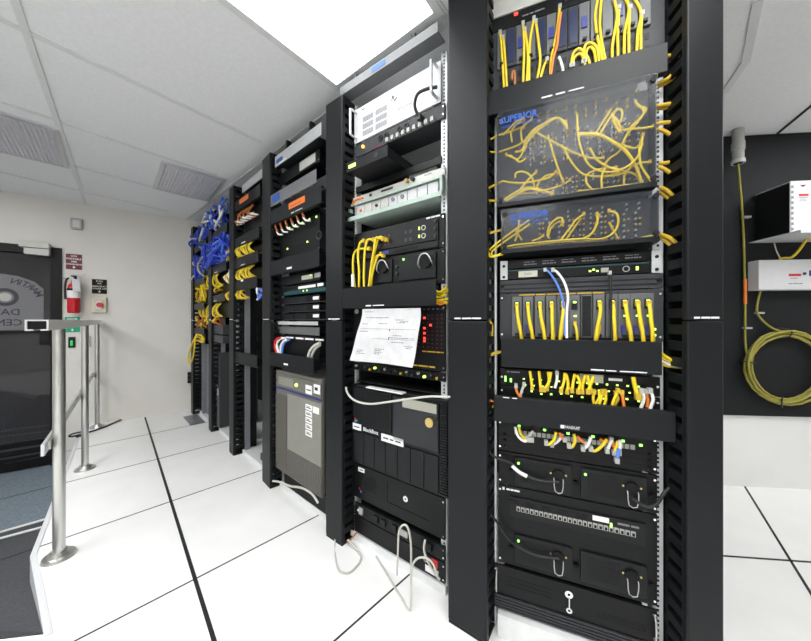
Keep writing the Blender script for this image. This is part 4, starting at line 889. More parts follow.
t = flat_panel(3, 'filler_panel', 'mid grey filler panel below the pale shelf edge', 'filler panel', (-.04,.46,1.014,1.061), .07, 'gear_grey')
t = device(3, 'network_switch', 'black switch with white label strips just above the lowest cover bar', 'network switch', (-.04,.46,.881,1.007), .3, 'gear_black')
u0, u1, z0, z1 = t.rec
for a, b_ in ((.08, .17), (.20, .29), (.31, .40), (.42, .5)): t.part('label', B(a, b_, .070, .072, z1-.02, z1-.010), 'label_white')
for l, m_, p in (('red cable', 'red', [(.039,.03,.883),(.011,.03,.934),(.025,.03,.973),(.092,.03,.992)]), ('first white cable', 'white_cord', [(.056,.035,.884),(.028,.035,.941),(.069,.035,.981),(.134,.035,.99)]), ('second white cable', 'white_cord', [(.072,.04,.885),(.072,.04,.936),(.112,.04,.97),(.15,.04,.978)]), ('blue cable', 'blue_light', [(.076,.045,.885),(.089,.045,.937),(.128,.045,.971),(.166,.045,.979)])):
    cable(3, 'patch_cable', l+' from the left bending behind the lowest cover bar of the grey-server rack', p, .008, m_)
for i, p in enumerate([[(.409,.03,.888),(.43,.03,.929),(.47,.03,.959),(.529,.03,.979)], [(.424,.04,.882),(.444,.04,.918),(.474,.04,.948),(.513,.04,.966)]]):
    cable(3, 'patch_cable', ('outer' if i == 0 else 'inner')+' of two pale cables arching at the right of the lowest cover bar', p, .008, 'grey_cord')
organizer(3, 'lowest black cover bar, right above the tall grey server', (-.035,.497,.808,.893), .01, [(.38, .48, .02, .012)])
u0, u1, z0, z1 = .004,.532,.134,.778
t = T(3, 'server_tower', 'tall grey server tower with ribbed side and white stickers', 'server', ((u0+u1)/2, .04, z0)); H_ = z1-z0
t.part('case', B(u0+.03, u1-.03, .06, .45, z0, z1), 'tower_grey'); t.part('front', B(u0, u1, .04, .06, z0, z1), 'tower_grey', bev=.004)
o = t.part('control_strip', B(u0+.03, u1, .034, .04, z1-.10, z1-.02), 'tower_grey', bev=.002); t.part('display', B(u0+.05, u0+.24, .032, .034, z1-.085, z1-.035), 'tower_panel', o)
t.part('power_light', MB().sph((u0+.275, .032, z1-.062), .011, 10), 'led_lime', o); t.part('trim_line', B(u0, u1, .036, .04, z1-.116, z1-.108), 'purple_blue')
rb = MB()
for i in range(64): rb.box(u0+.005, u0+.15, .035, .04, z0+.012+i*(H_-.16)/64, z0+.012+(i+.5)*(H_-.16)/64)
t.part('ribbed_strip', rb, 'tower_grey'); t.part('front_panel', B(u0+.16, u1, .034, .04, z0+.17, z1-.13), 'tower_panel', bev=.003)
rb = MB()
for i in range(14): rb.box(u0+.155, u1, .035, .04, z0+.008+i*.0115, z0+.014+i*.0115)
t.part('bottom_ribs', rb, 'tower_grey')
for i in range(5): t.part('sticker', B(u0+.375, u0+.44, .032, .034, z1-.185-i*.037, z1-.155-i*.037), 'label_white')
t.part('sticker', B(u0+.375, u0+.44, .032, .034, z1-.095, z1-.045), 'label_white'); t.part('sticker', B(u0+.46, u0+.52, .032, .034, z1-.08, z1-.03), 'label_white'); t.part('sticker', B(u0+.45, u0+.51, .032, .034, z1-.19, z1-.155), 'label_white')
pr = MB()
for i in range(5): pr.box(u0+.385, u0+.43, .0312, .032, z1-.175-i*.037, z1-.170-i*.037).box(u0+.385, u0+.42, .0312, .032, z1-.166-i*.037, z1-.163-i*.037)
pr.box(u0+.385, u0+.43, .0312, .032, z1-.075, z1-.068).box(u0+.47, u0+.50, .0312, .032, z1-.062, z1-.045); t.part('lettering', pr, 'ink')
cable(3, 'loose_cable', 'beige cable lying along the foot of the tall grey server', [(.047,.0,.077),(.14,.0,.103),(.263,.0,.123),(.414,-.01,.171),(.515,-.01,.176),(.572,-.01,.151)], .006, 'grey_cord')
solid(3, 'plinth', 'dark plinth under the tall grey server', 'plinth', MB().box(.06, .54, .07, .4, .032, z0-.002), 'deep_black', (.3, .07, .03))

# ================================================================ FAR BAYS
def tangle(k, what, where, rec, n, ms, r, group, v0=.01, v1=.07, wild=1.0, seed=1):
    u0, u1, z0, z1 = rec; R = random.Random(seed)
    for i in range(n):
        a = u0+(u1-u0)*(i+R.random())/n; s = (u1-u0)*.22*wild
        zs = [z1-(z1-z0)*R.uniform(0, .18), z1-(z1-z0)*R.uniform(.25, .5), z0+(z1-z0)*R.uniform(.2, .45), z0+(z1-z0)*R.uniform(0, .12)]
        p = [(min(u1, max(u0, a+R.uniform(-s, s)*q)), v0+(v1-v0)*R.random(), z) for z, q in zip(zs, (.6, 1.2, 1.2, .8))]
        if R.random() < .35*wild: p.append((min(u1, max(u0, p[-1][0]+R.uniform(-s, s)*2)), v0+(v1-v0)*R.random(), z0+(z1-z0)*R.uniform(.4, .8)))
        m_ = ms[i % len(ms)]; c = {'blue': 'blue', 'blue_light': 'light blue', 'white_cord': 'white', 'yellow': 'yellow', 'amber': 'yellow', 'rust': 'orange', 'orange': 'orange', 'grey_cord': 'pale'}[m_]
        cable(k, 'patch_cable', c+' patch cable '+where, p, r, m_, c+' '+group)
def comb_row(k, where, x0, x1, n, ms, r, group, hang, v=.045, lean=.02, seed=2, jit=.016):
    # cables draped side by side from one line (u, z) to another
    R = random.Random(seed)
    for i in range(n):
        f = (i+.5)/n; a = x0[0]+(x1[0]-x0[0])*f; z = x0[1]+(x1[1]-x0[1])*f; m_ = ms[i % len(ms)]
        c = {'yellow': 'yellow', 'amber': 'yellow', 'rust': 'orange', 'white_cord': 'white', 'blue': 'blue'}[m_]
        p = [(a, v, z), (a-lean*.5+R.uniform(-jit, jit), v-.02-R.uniform(0, jit), z-hang*.4), (a+lean+R.uniform(-jit, jit), v-.018-R.uniform(0, jit), z-hang*R.uniform(.7, .9)), (a+lean*2.4, v, z-hang)]
        cable(k, 'patch_cable', ORD[i]+' '+c+' cable '+where, p, r, m_, group)
TOPS = 'topmost second third fourth fifth sixth'.split()
def back_gear(k, label, u0, u1, z0, z1, m='gear_black', name='network_switch', cat='network switch', n=3):
    t = device(k, name, label, cat, (u0, u1, z0, z1), .3, m)
    for i in range(n): t.part('slot_line', B(u0+.05, u1-.05, .0708, .072, z0+(z1-z0)*(i+.5)/n-.002, z0+(z1-z0)*(i+.5)/n+.002), 'gear_mid')
    return t
# bay 4
rack_frame(4, 'open rack third from the end wall, with yellow cables and an open lower half', -.0, .545, 2.19, 'rail_grey', wd=.03, base=.03)
t = flat_panel(4, 'blank_panel', 'light grey plate at the top of the rack left of the grey-server rack', 'blank panel', (.098,.5,2.114,2.178), .03, 'rail_light'); shelf_box(t, 'gear_dark')
R4B = [(-.045,.498,1.98,2.063), (-.08,.481,1.688,1.763), (-.092,.464,1.518,1.599), (-.105,.446,1.339,1.419), (-.105,.446,.758,.847)]
for i, r in enumerate(R4B):
    t = organizer(4, TOPS[i]+' black cover bar in the rack third from the end wall', r, .01, [(.40, .55, .012, .006)] if i in (1, 2) else ())
    if i == 0: t.part('label', B(r[0]+.15, r[0]+.33, .0085, .01, r[2]+.035, r[3]-.012), 'label_orange')
    if i == 3: t.part('badge', B(r[0]+.24, r[0]+.29, .0085, .01, r[3]-.016, r[3]-.002), 'print_white')
back_gear(4, 'black switch behind the orange cables third from the end wall', .03, .515, R4B[1][3]+.005, R4B[0][2]+.06)
back_gear(4, 'black switch behind the upper yellow cable row third from the end wall', .03, .515, R4B[2][3]-.02, R4B[1][2]-.01, n=2)
back_gear(4, 'black switch behind the lower yellow cable row third from the end wall', .03, .515, R4B[3][3]-.02, R4B[2][2]-.01, n=2)
comb_row(4, 'under the orange label third from the end wall', (-.103,1.983), (.316,1.976), 7, ['rust'], .008, 'orange cables third from the end wall', .10)
comb_row(4, 'boots under the orange label third from the end wall', (-.056,1.913), (.335,1.911), 6, ['white_cord'], .007, 'white boots third from the end wall', .03, lean=.03)
comb_row(4, 'in the upper yellow row third from the end wall', (-.224,1.721), (.335,1.707), 14, ['yellow', 'yellow', 'amber'], .0075, 'upper yellow row third from the end wall', .11)
comb_row(4, 'in the middle yellow row third from the end wall', (-.249,1.521), (.335,1.519), 14, ['yellow', 'amber', 'yellow'], .0075, 'middle yellow row third from the end wall', .10)
comb_row(4, 'in the lower yellow row third from the end wall', (-.249,1.352), (.18,1.356), 10, ['yellow', 'amber'], .0075, 'lower yellow row third from the end wall', .08)
tangle(4, '', 'right of the lower yellow row third from the end wall', (.40, .5, R4B[3][2]-.09, R4B[3][2]+.0), 5, ['blue_light', 'white_cord'], .008, 'ends right of the lower yellow row', seed=5)
for i, r in enumerate([(-.249,-.079,1.651,1.698), (-.301,-.15,1.466,1.501)]):
    tangle(4, '', 'bunched left of the '+('upper' if i == 0 else 'middle')+' yellow row third from the end wall', (r[0]-.01, r[1]+.03, r[2]-.03, r[3]+.03), 4, ['white_cord', 'rust' if i == 0 else 'white_cord'], .008, 'ends at the left of the '+('upper' if i == 0 else 'middle')+' row', seed=8+i)
u0, u1, z0, z1 = -.31,-.049,.131,1.269
t = T(4, 'cable_duct', 'grey vertical steel channel in the open lower half, third rack from the end wall', 'cable duct', (u0, .14, .03)); t.part('web', B(u0, u1, .14, .15, .035, z1), 'rail_grey'); t.part('flange', B(u0, u0+.012, .10, .14, .035, z1), 'rail_light'); t.part('flange', B(u1-.012, u1, .10, .14, .035, z1), 'rail_light')
t.part('bolt', MB().cyl(((u0+u1)/2, .132, z1-.09), .01, .008, 'y', 10), 'deep_black'); t.part('bolt', MB().cyl(((u0+u1)/2+.02, .132, z1-.24), .01, .008, 'y', 10), 'deep_black')
t = T(4, 'equipment_stack', 'small grey boxes on the floor of the rack third from the end wall', 'equipment box', (.42, .1, .032)); t.part('box', B(.30, .50, .09, .3, .034, .085), 'gear_mid', bev=.004); t.part('box', B(.33, .49, .10, .28, .087, .13), 'rail_grey', bev=.004)
# bay 5
rack_frame(5, 'open rack second from the end wall, with the blue cable tangle', -.0, .60, 2.19, 'rail_grey', wd=.03, base=.03)
R5B = [(-.183,.526,1.873,1.961), (-.183,.495,1.544,1.628), (-.183,.463,1.273,1.343)]
for i, r in enumerate(R5B): organizer(5, TOPS[i]+' black cover bar in the rack with the blue cable tangle', r, .01, [(.40, .55, .012, .006)])
tangle(5, '', 'in the bright upper tangle second from the end wall', (-.29,.436,1.97,2.197), 16, ['blue_light', 'white_cord', 'blue', 'blue_light', 'white_cord', 'blue'], .011, 'cables of the upper tangle', v0=-.03, v1=.06, seed=11)
tangle(5, '', 'in the large blue tangle second from the end wall', (-.269,.567,1.63,1.867), 24, ['blue', 'blue', 'blue_light', 'blue'], .012, 'cables of the large tangle', v0=-.06, v1=.05, wild=1.5, seed=12)
comb_row(5, 'in the upper yellow fan second from the end wall', (-.613,1.589), (.226,1.58), 11, ['yellow', 'amber'], .0085, 'upper yellow fan second from the end wall', .15)
tangle(5, '', 'bending below the upper yellow fan second from the end wall', (-.154,.191,1.379,1.469), 5, ['amber', 'yellow', 'rust'], .010, 'cables below the upper fan', seed=13)
comb_row(5, 'in the lower yellow fan second from the end wall', (-.664,1.268), (.226,1.266), 11, ['yellow', 'amber'], .0085, 'lower yellow fan second from the end wall', .13)
tangle(5, '', 'hanging over the two small drawers second from the end wall', (-.326,.156,1.058,1.167), 7, ['amber', 'yellow', 'rust', 'yellow'], .010, 'cables over the two drawers', seed=14)
back_gear(5, 'black switch behind the yellow fans second from the end wall', .03, .565, 1.13, R5B[1][2]+.05, n=4)
back_gear(5, 'black panel behind the blue tangle second from the end wall', .03, .565, R5B[1][3], R5B[0][2]+.05, n=2)
for i, r in enumerate([(-.234,.354,.971,1.056), (-.234,.354,.891,.962)]):
    t = flat_panel(5, 'drawer', ('upper' if i == 0 else 'lower')+' of two dark grey drawers second from the end wall', 'drawer', r, .02, 'gear_mid', .3)
u0, u1, z0, z1 = -.21,.054,.061,.779
t = T(5, 'tower_computer', 'narrow dark tower with two pale lights, standing second from the end wall', 'computer', ((u0+u1)/2, .06, .035)); t.part('case', B(u0, u1, .06, .42, .035, z1), 'gear_mid', bev=.006)
t.part('bezel', B(u0+.01, u1-.01, .048, .06, .05, z1-.42), 'gear_grey', bev=.004); t.part('curved_top', MB().cyl(((u0+u1)/2, .05, z1-.42), (u1-u0)*.42, .02, 'y', 18), 'plug_grey')
for z in (.13, .23): t.part('light', B((u0+u1)/2-.015, (u0+u1)/2+.015, .052, .06, z1-z-.02, z1-z+.02), 'tag_cream')
# bay 6
rack_frame(6, 'open rack standing against the end wall', -.0, .545, 2.19, 'rail_grey', wd=.03, base=.03)
R6B = [(-.048,.575,1.877,1.954), (-.048,.489,1.497,1.563), (-.103,.489,1.224,1.293), (-.048,.489,.938,1.016)]
for i, r in enumerate(R6B): organizer(6, TOPS[i]+' black cover bar in the rack against the end wall', r, .01)
tangle(6, '', 'looped at the top of the rack against the end wall', (-.103,.48,1.96,2.14), 9, ['blue', 'grey_cord', 'blue', 'blue'], .011, 'loops at the top against the end wall', v0=-.02, seed=21)
tangle(6, '', 'bundled in the second gap of the rack against the end wall', (-.103,.347,1.564,1.852), 11, ['blue', 'blue', 'grey_cord', 'blue'], .011, 'bundle in the second gap', v0=-.02, seed=22)
tangle(6, '', 'bundled in the third gap of the rack against the end wall', (-.103,.392,1.3,1.505), 11, ['yellow', 'amber'], .011, 'bundle in the third gap', seed=23)
tangle(6, '', 'bundled in the fourth gap of the rack against the end wall', (.004,.392,1.01,1.151), 6, ['yellow', 'rust'], .010, 'bundle in the fourth gap', seed=24)
cable(6, 'patch_cable', 'loose yellow cable loop hanging out towards the end wall', [(.373,-.03,.955),(.342,-.06,.869),(.535,-.12,.8),(.674,-.16,.735),(.766,-.16,.695),(.63,-.12,.697),(.501,-.08,.774),(.385,-.05,.892),(.373,-.03,.955)], .008, Y_)
for i, p in enumerate([[(.168,-.01,.903),(.316,-.01,.941),(.5,-.01,.937),(.544,-.01,.897)], [(.222,-.02,.883),(.415,-.02,.881),(.593,-.02,.879),(.635,-.02,.922)], [(.165,.0,.925),(.359,.0,.91),(.495,.0,.884)]]):
    cable(6, 'patch_cable', 'yellow cable of the small coil on the lowest bar against the end wall', p, .011, Y_, 'small yellow coil on the lowest bar against the end wall')
back_gear(6, 'black gear behind the bundled cables against the end wall', .03, .515, 1.0, 2.05, n=10)
u0, u1, z0, z1 = .157,.392,.104,.827
solid(6, 'cable_duct', 'grey vertical channel in the lower half of the rack against the end wall', 'cable duct', MB().box(u0, u1, .10, .12, .035, z1).box(u0, u0+.015, .06, .10, .035, z1), 'rail_grey', (u0, .1, .035))
solid(6, 'floor_plate', 'grey steel plate on the floor before the rack against the end wall', 'floor plate', MB().slab([(0.06, -.10), (.42, -.10), (.42, .03), (.06, .03)], .001, .012), 'rail_grey', (.24, -.03, 0))
for k, u, l in ((4, .55, 'third from'), (5, .6, 'second from'), (6, .55, 'against')): pass

# ================================================================ END WALL, DOOR, HANDRAIL
d = struct('door_1', MB().box(DL, DL+.05, -.02, .08, -.35, DT).box(DR-.075, DR, -.02, .08, -.35, DT).box(DL+.05, DR-.075, -.02, .08, DT-.075, DT), 'door_black', 7)
gz = B(DL+.05, DR-.075, .028, .034, -.35+.27, DT-.075).build('glass_pane', 'door_glass', d)
B(DL+.05, DR-.075, .01, .05, -.35+.012, -.08).build('kick_plate', 'door_black', d)
st = MB().box(DL+.05, DR-.08, .004, .010, -.145, -.125).box(DL+.05, DR-.08, .004, .010, -.215, -.20); st.build('kick_strip', 'gear_mid', d)
MB().box(DL+.05, DR-.09, .0, .028, .975, 1.005).build('push_bar', 'deep_black', d)
MB().box(DR-.15, DR-.08, -.012, .03, .86, 1.02).build('lock_case', 'door_black', d, bev=.004)
u_, z_ = (-1.315,1.857); u2_, z2_ = (-1.124,1.747)
cl = MB().box(u_, u2_, -.085, -.02, (z_+z2_)/2-.0, z_).build('door_closer', 'gear_beige', d, bev=.004)
MB().box(u_+.03, u2_+.0, -.075, -.02, z2_-.01, (z_+z2_)/2-.006).build('closer_arm', 'gear_beige', cl)
uc, zc = (-1.449,1.313)
dp = MB(); pl = [(-.36, -.33), (.262, -.33), (.262, .10), (.2, .17), (.1, .215), (0, .23), (-.1, .215), (-.2, .17), (-.36, .10)]
dp.prism([(uc+a, zc+b_) for a, b_ in pl ], .024, .0275)
mat('decal', (.16, .16, .175), .6); mat('decal_ink', (.03, .03, .04), .6)
dc = dp.build('window_decal', 'decal', d)
for ch, ang in (('N', 12), ('I', 22), ('T', 32), ('R', 44), ('A', 56), ('M', 70)):
    a = math.radians(ang*.95); r_ = .195
    text_mesh('lettering', ch, .075, (uc+.04+r_*math.sin(a)*1.05, .0232, zc-.03+r_*math.cos(a)), 'decal_ink', dc, mirror=True, rot=a, bold=.001)
MB().ring((uc+.02, zc+.01), .055, .085, .0225, .024, 24).build('seal', 'decal_ink', dc); MB().cyl((uc+.02, .0225, zc+.01), .04, .0015, 'y', 18).build('seal_disc', 'plug_grey', dc)
text_mesh('lettering', 'DATA', .085, (uc+.0, .0232, zc-.135), 'decal_ink', dc, mirror=True, bold=.001)
text_mesh('lettering', 'CENTER', .085, (uc-.03, .0232, zc-.235), 'decal_ink', dc, mirror=True, bold=.001)
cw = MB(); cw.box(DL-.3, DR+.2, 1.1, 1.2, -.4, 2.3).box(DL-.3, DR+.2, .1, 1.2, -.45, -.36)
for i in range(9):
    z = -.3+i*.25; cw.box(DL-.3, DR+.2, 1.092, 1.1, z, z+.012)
struct('wall_corridor', cw, 'gear_dark', 7)  # backing added behind the glass, coloured dark for the dark room beyond

def wall_rect(x0, y0, x1, y1, v=0.0):
    a = None
    return a
def plate(k, name, label, cat, r, dv, m, group=None, bev=.003, part='plate'):
    (a, zt), (b_, zb) = r; t = T(k, name, label, cat, ((a+b_)/2, 0, zb), group); t.part(part, B(a, b_, -dv, -.001, zb, zt), m, bev=bev)
    t.r = (a, b_, zb, zt); return t
t = plate(7, 'thermostat', 'small grey wall sensor high on the end wall', 'thermostat', ((-.994,2.152), (-.904,2.039)), .035, 'plug_grey', bev=.012, part='housing')
a, b_, zb, zt = t.r; t.part('face', B(a+.02, b_-.02, -.038, -.035, zb+.02, zt-.02), 'rail_light', bev=.004)
def sign(label, r, m, lines, tm, arrow=True):
    t = plate(7, 'wall_sign', label, 'sign', r, .006, m, bev=.001); a, b_, zb, zt = t.r; W_, H_ = b_-a, zt-zb
    for txt, sz, yy in lines: t.text('lettering', txt, sz*H_, (a+b_)/2, -.0068, zb+H_*yy, tm, sx=.95, bold=.0006)
    if arrow:
        xm = (a+b_)/2; z0_ = zb+H_*.05
        t.part('arrow', MB().prism([(xm, z0_), (xm+W_*.11, z0_+H_*.10), (xm+W_*.04, z0_+H_*.10), (xm+W_*.04, z0_+H_*.17), (xm-W_*.04, z0_+H_*.17), (xm-W_*.04, z0_+H_*.10), (xm-W_*.11, z0_+H_*.10)], -.0075, -.006), tm)
    return t
sign('dark red square sign with white lettering above the fire extinguisher', ((-1.029,1.783), (-.915,1.626)), 'dark_red', [('CO2', .15, .86), ('PORTABLE', .15, .68), ('FIRE', .15, .50), ('EXTINGUISHER', .13, .33)], 'label_white')
sign('black square sign with pale lettering and an arrow, right of the fire extinguisher', ((-.842,1.538), (-.728,1.386)), 'deep_black', [('PUSH', .15, .86), ('FOR', .12, .70), ('EMERGENCY', .14, .50), ('POWER OFF', .15, .34)], 'tag_cream')
sign('green sign with a white arrow partly behind the handrail', ((-1.036,1.136), (-.93,.981)), 'green', [('DOOR', .16, .86), ('RELEASE', .15, .66), ('BUTTON', .15, .46)], 'label_white')
t = plate(7, 'pull_station', 'cream wall box with a red button under the black sign', 'emergency button', ((-.842,1.348), (-.728,1.181)), .04, 'cream', bev=.006, part='housing')
a, b_, zb, zt = t.r; t.part('inner_frame', B(a+.025, b_-.025, -.046, -.04, zb+.025, zt-.025), 'tag_cream', bev=.002); t.part('face', B(a+.035, b_-.035, -.048, -.046, zb+.04, zt-.04), 'gear_white'); t.part('button', MB().cyl(((a+b_)/2+.012, -.066, (zb+zt)/2), .026, .018, 'y', 16), 'red')
t = plate(7, 'door_switch', 'dark wall switch with a green lit button below the green sign', 'switch', ((-1.011,.931), (-.962,.821)), .012, 'gear_dark', bev=.002)
a, b_, zb, zt = t.r; mat('button_green', (.02, .55, .12), .4, emit=.5); t.part('button', B(a+.015, b_-.015, -.02, -.012, zb+.02, zb+.075), 'button_green', bev=.004)
t = plate(7, 'wall_switch', 'grey switch plate on the end wall between the handrail posts', 'switch', ((-.89,.938), (-.849,.826)), .01, 'plug_grey', bev=.002)
a, b_, zb, zt = t.r; t.part('toggle', B((a+b_)/2-.008, (a+b_)/2+.008, -.02, -.01, (zb+zt)/2-.015, (zb+zt)/2+.015), 'gear_beige')
t = plate(7, 'outlet_box', 'small black box low on the end wall beside the last rack', 'outlet', ((-.026,.476), (.013,.344)), .04, 'gear_black', bev=.003)
a, b_, zb, zt = t.r; t.part('socket', B(a+.012, b_-.012, -.043, -.04, zb+.03, zb+.05), 'gear_mid'); t.part('socket', B(a+.012, b_-.012, -.043, -.04, zt-.05, zt-.03), 'gear_mid')
# fire extinguisher
ux, zt = (-.956,1.479); zb = (-.952,1.176)[1]
t = T(7, 'fire_extinguisher', 'red fire extinguisher with white label hanging on the end wall', 'fire extinguisher', (ux, -.08, zb)); r_ = .046
cy = MB(); n = 20; prof = [(.0, 0), (r_*.9, 0), (r_, .012), (r_, zt-zb-.06), (r_*.85, zt-zb-.025), (r_*.4, zt-zb), (.018, zt-zb+.012), (.018, zt-zb+.03), (0, zt-zb+.03)]
vs = [(ux+p*math.cos(2*math.pi*i/n), -.08+p*math.sin(2*math.pi*i/n), zb+h) for p, h in prof for i in range(n)]
cy.add(vs, [(j*n+i, j*n+(i+1) % n, (j+1)*n+(i+1) % n, (j+1)*n+i) for j in range(len(prof)-1) for i in range(n)], True); t.part('cylinder', cy, 'red')
H_ = zt-zb; t.part('label', MB().cyl((ux, -.08, zb+H_*.50), r_+.001, H_*.24, 'z', 20), 'label_white'); t.part('label', MB().cyl((ux, -.0805, zb+H_*.40), r_*.7, H_*.06, 'z', 20), 'label_white')
bk = MB().cyl((ux, -.08, zb+H_*.74), r_+.002, .022, 'z', 20).box(ux-.02, ux+.02, -.02, -.002, zb+.05, zb+H_); t.part('bracket', bk, 'gear_dark')
t.part('valve', MB().cyl((ux, -.08, zb+H_+.03), .022, .045, 'z', 12), 'gear_mid'); t.part('lever', MB().hexa([(ux-.02, -.09, zb+H_+.07), (ux+.075, -.09, zb+H_+.090), (ux+.075, -.07, zb+H_+.090), (ux-.02, -.07, zb+H_+.07)], [(ux-.02, -.09, zb+H_+.082), (ux+.075, -.09, zb+H_+.103), (ux+.075, -.07, zb+H_+.103), (ux-.02, -.07, zb+H_+.082)]), 'gear_white')
t.part('lever', MB().box(ux-.07, ux+.0, -.09, -.07, zb+H_+.035, zb+H_+.05), 'plug_grey'); t.part('gauge', MB().cyl((ux-.01, -.115, zb+H_+.045), .016, .02, 'y', 14), 'gear_beige')
t.part('hose', MB().tube([(ux-.02, -.08, zb+H_+.05), (ux-.045, -.10, zb+H_+.03), (ux-.055, -.10, zb+H_-.05), (ux-.052, -.10, zb+H_*.45)], .009, 8, 4), 'black_cord')
t.part('tag', MB().hexa([(ux+.01, -.15, zb+H_*.72), (ux+.065, -.15, zb+H_*.70), (ux+.065, -.148, zb+H_*.70), (ux+.01, -.148, zb+H_*.72)], [(ux+.0, -.15, zb+H_+.04), (ux+.055, -.15, zb+H_+.03), (ux+.055, -.148, zb+H_+.03), (ux+.0, -.148, zb+H_+.04)]), 'paper')

# handrail
t = T(10, 'handrail', 'brushed steel handrail with three round posts along the raised floor edge', 'handrail', (0, 0, 0))
for u, r_ in ((.02, .021), (1.146, .020), (2.33, .019)):
    o = t.part('post', MB().cyl((u, 0, .0), r_, 1.062, 'z', 20), 'steel')
    f = MB().cyl((u, 0, .0005), .058, .012, 'z', 24, .054).cyl((u, 0, .0125), .038, .018, 'z', 20, .031); t.part('flange', f, 'steel', o)
a, b_ = -.44, 2.42; m = MB(); hw = .027; z0, z1 = 1.064, 1.103; th = .005
m.box(a, b_, -hw, hw, z1-th, z1).box(a, b_, -hw, -hw+th, z0, z1-th).box(a, b_, hw-th, hw, z0, z1-th).box(a, b_, -hw+th, -.008, z0, z0+th).box(a, b_, .008, hw-th, z0, z0+th)
t.part('top_rail', m, 'aluminium'); t.part('rail_hollow_shade', B(a+.012, b_-.01, -hw+th, hw-th, z0+th, z1-th), 'deep_black')  # black filler stands in for the shade inside the hollow rail
t.part('mid_rail', B(-.09, 2.40, .028, .040, .515, .565), 'aluminium', bev=.002)
for u in (0, 1.146, 2.33): t.part('clamp', B(u-.02, u+.02, .02, .028, .52, .56), 'steel')
cable(10, 'loose_cable', 'thin black cable curled on the floor by the far handrail post', [(2.05, .12, .008), (2.12, .06, .008), (2.2, .08, .012), (2.2, .16, .008), (2.12, .17, .008), (2.10, .10, .014), (2.25, -.05, .008), (2.45, -.18, .008), (2.5, -.3, .008)], .008, 'black_cord')

# ================================================================ RIGHT WALL
u_, z_ = (-.056,2.325)
t = T(8, 'conduit', 'grey-green conduit stub coming down from the ceiling by the black backboard', 'conduit', (u_, -.09, z_-.26))
t.part('pipe', MB().cyl((u_, -.09, (-.056,2.121)[1]), .028, CEIL-.007-(-.056,2.121)[1], 'z', 20), 'plug_grey')
zz = (-.056,2.121)[1]; t.part('bushing', MB().cyl((u_, -.09, zz-.022), .033, .022, 'z', 20), 'gear_beige'); t.part('coupling', MB().cyl((u_, -.09, zz+.06), .032, .05, 'z', 20), 'plug_grey'); t.part('opening', MB().cyl((u_, -.09, zz-.0235), .022, .002, 'z', 16), 'deep_black')
p = [(-.056,-.09,2.102),(-.017,-.06,1.974),(.02,-.034,1.821),(.032,-.034,1.56),(.038,-.034,1.168),(.038,-.034,.973),(.054,-.036,.843),(.073,-.04,.753)]
cable(8, 'loose_cable', 'olive cable hanging straight down from the conduit along the backboard', p, .0065, 'olive')
for i, (x, y, x1, y1) in enumerate(((0, 0, 0, 0), (0, 0, 0, 0))): pass
q0, q1 = (.038,1.371), (.038,1.208)
solid(8, 'cable_marker', 'orange tape sleeve on the hanging olive cable', 'cable marker', MB().cyl((q0[0], -.034, q1[1]), .0085, q0[1]-q1[1], 'z', 10), 'orange', (q0[0], -.034, q1[1]))
for l, c in (('upper', (.045,1.773)), ('lower', (.051,1.051)), ('third', (.123,1.149))):
    solid(8, 'cable_clip', {'upper': 'white clip high on the hanging olive cable', 'lower': 'white clip low on the hanging olive cable', 'third': 'white clip on the short olive cable above the coil'}[l], 'cable clip', MB().box(c[0]-.02, c[0]+.02, -.046, -.021, c[1]-.006, c[1]+.006), 'plug_grey', (c[0], -.03, c[1]))
uc, zc = (.256,.799); R_ = .222; sp = []; rn = random.Random(9)
for i in range(5*24+1):
    a = 2*math.pi*i/24+2.2; rr_ = R_+.012*math.sin(a*1.2+i*.02)+(i//24-2)*.006; sp.append((uc+rr_*math.cos(a), -.045-.012*math.sin(i*.35)-.004*(i//24), zc+rr_*math.sin(a)))
co = T(8, 'cable_coil', 'large coil of olive cable hanging on the black backboard', 'cable coil', (uc, -.045, zc-R_)); co.part('coil', MB().tube(sp, .0075, 7, 1), 'olive')
for a in (1.65, 3.0, 4.65): x, z = uc+R_*math.cos(a), zc+R_*math.sin(a); co.part('tie', MB().tube([(x+.032*math.cos(a+b)*1, -.05+.026*math.sin(b), z+.032*math.sin(a)*math.cos(b)) for b in [k*math.pi/4 for k in range(9)]], .004, 5, 1), 'black_cord')
cable(8, 'loose_cable', 'short olive cable running from the lower white box into the coil', [(.127,-.04,1.298),(.113,-.036,1.233),(.107,-.036,1.155),(.133,-.045,1.097),(.176,-.055,1.052),(.234,-.06,1.027)], .0065, 'olive')
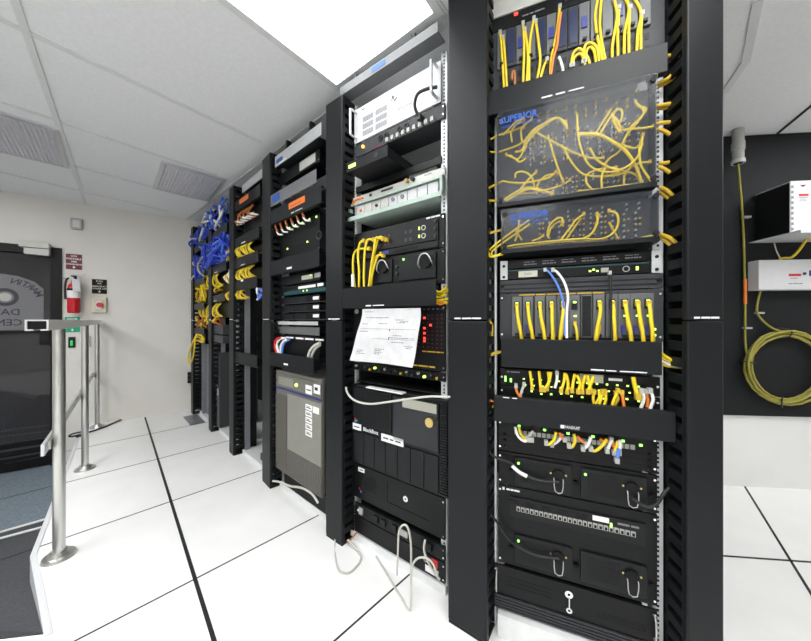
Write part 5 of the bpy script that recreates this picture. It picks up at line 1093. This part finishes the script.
# upper white unit on its shelf
ua = (.103,1.809)[0]
t = T(8, 'wall_shelf', 'white metal shelf on the black backboard', 'shelf', (ua+.2, -.13, 1.60)); t.part('plate', B(ua-.03, ua+.55, -.30, -.021, 1.606, 1.612), 'gear_white', bev=.001); t.part('lip', B(ua-.03, ua+.55, -.30, -.296, 1.594, 1.606), 'gear_white')
t = T(8, 'wall_unit', 'larger white equipment box on the shelf, dark left side', 'equipment box', (ua+.22, -.13, 1.612))
t.part('case', B(ua+.004, ua+.45, -.215, -.03, 1.614, 1.915), 'gear_dark', bev=.002); t.part('front', B(ua, ua+.45, -.222, -.215, 1.614, 1.92), 'gear_white', bev=.002); t.part('lid', B(ua, ua+.45, -.215, -.03, 1.915, 1.92), 'gear_white')
for i in range(9): t.part('vent', B(ua+.004, ua+.016, -.2235, -.222, 1.63+i*.031, 1.645+i*.031), 'ink_grey')
t.part('sticker', B(ua+.045, ua+.095, -.2232, -.222, 1.83, 1.842), 'red'); t.part('lettering', dashes(dashes(dashes(MB(), ua+.045, 1.82, (.05,), .004, -.222), ua+.05, 1.81, (.035,), .003, -.222), ua+.045, 1.80, (.04,), .003, -.222), 'ink_grey'); t.part('logo', MB().prism([(ua+.05, 1.895), (ua+.085, 1.895), (ua+.066, 1.882)], -.2235, -.222), 'dark_red')
ub, zt_ = (.065,1.483); zb_ = (.065,1.293)[1]
t = T(8, 'wall_unit', 'flat white equipment box below the shelf, red sticker on its front', 'equipment box', (ub+.25, -.05, zb_)); t.part('case', B(ub, ub+.55, -.09, -.021, zb_, zt_), 'gear_white', bev=.004)
t.part('sticker', B(ub+.17, ub+.24, -.0912, -.09, zb_+.085, zb_+.10), 'red'); t.part('lettering', dashes(dashes(MB(), ub+.18, zb_+.07, (.04,), .004, -.09), ub+.17, zb_+.035, (.02, .03, .02), .006, -.09), 'ink_grey')
t.part('keyhole', MB().cyl((ub+.258, -.094, zb_+.10), .009, .005, 'y', 12), 'gear_mid'); t.part('display', B(ub+.285, ub+.40, -.092, -.09, zb_+.085, zb_+.12), 'purple_blue')
cable(8, 'patch_cable', 'yellow cable sagging between the two white wall boxes', [(.211,-.06,1.493),(.235,-.07,1.497),(.265,-.08,1.5),(.288,-.1,1.546),(.299,-.12,1.596),(.31,-.14,1.633)], .007, Y_)
cable(8, 'patch_cable', 'grey cable looping below the white shelf', [(.182,-.06,1.602),(.194,-.06,1.551),(.217,-.06,1.499)], .004, 'grey_cord')
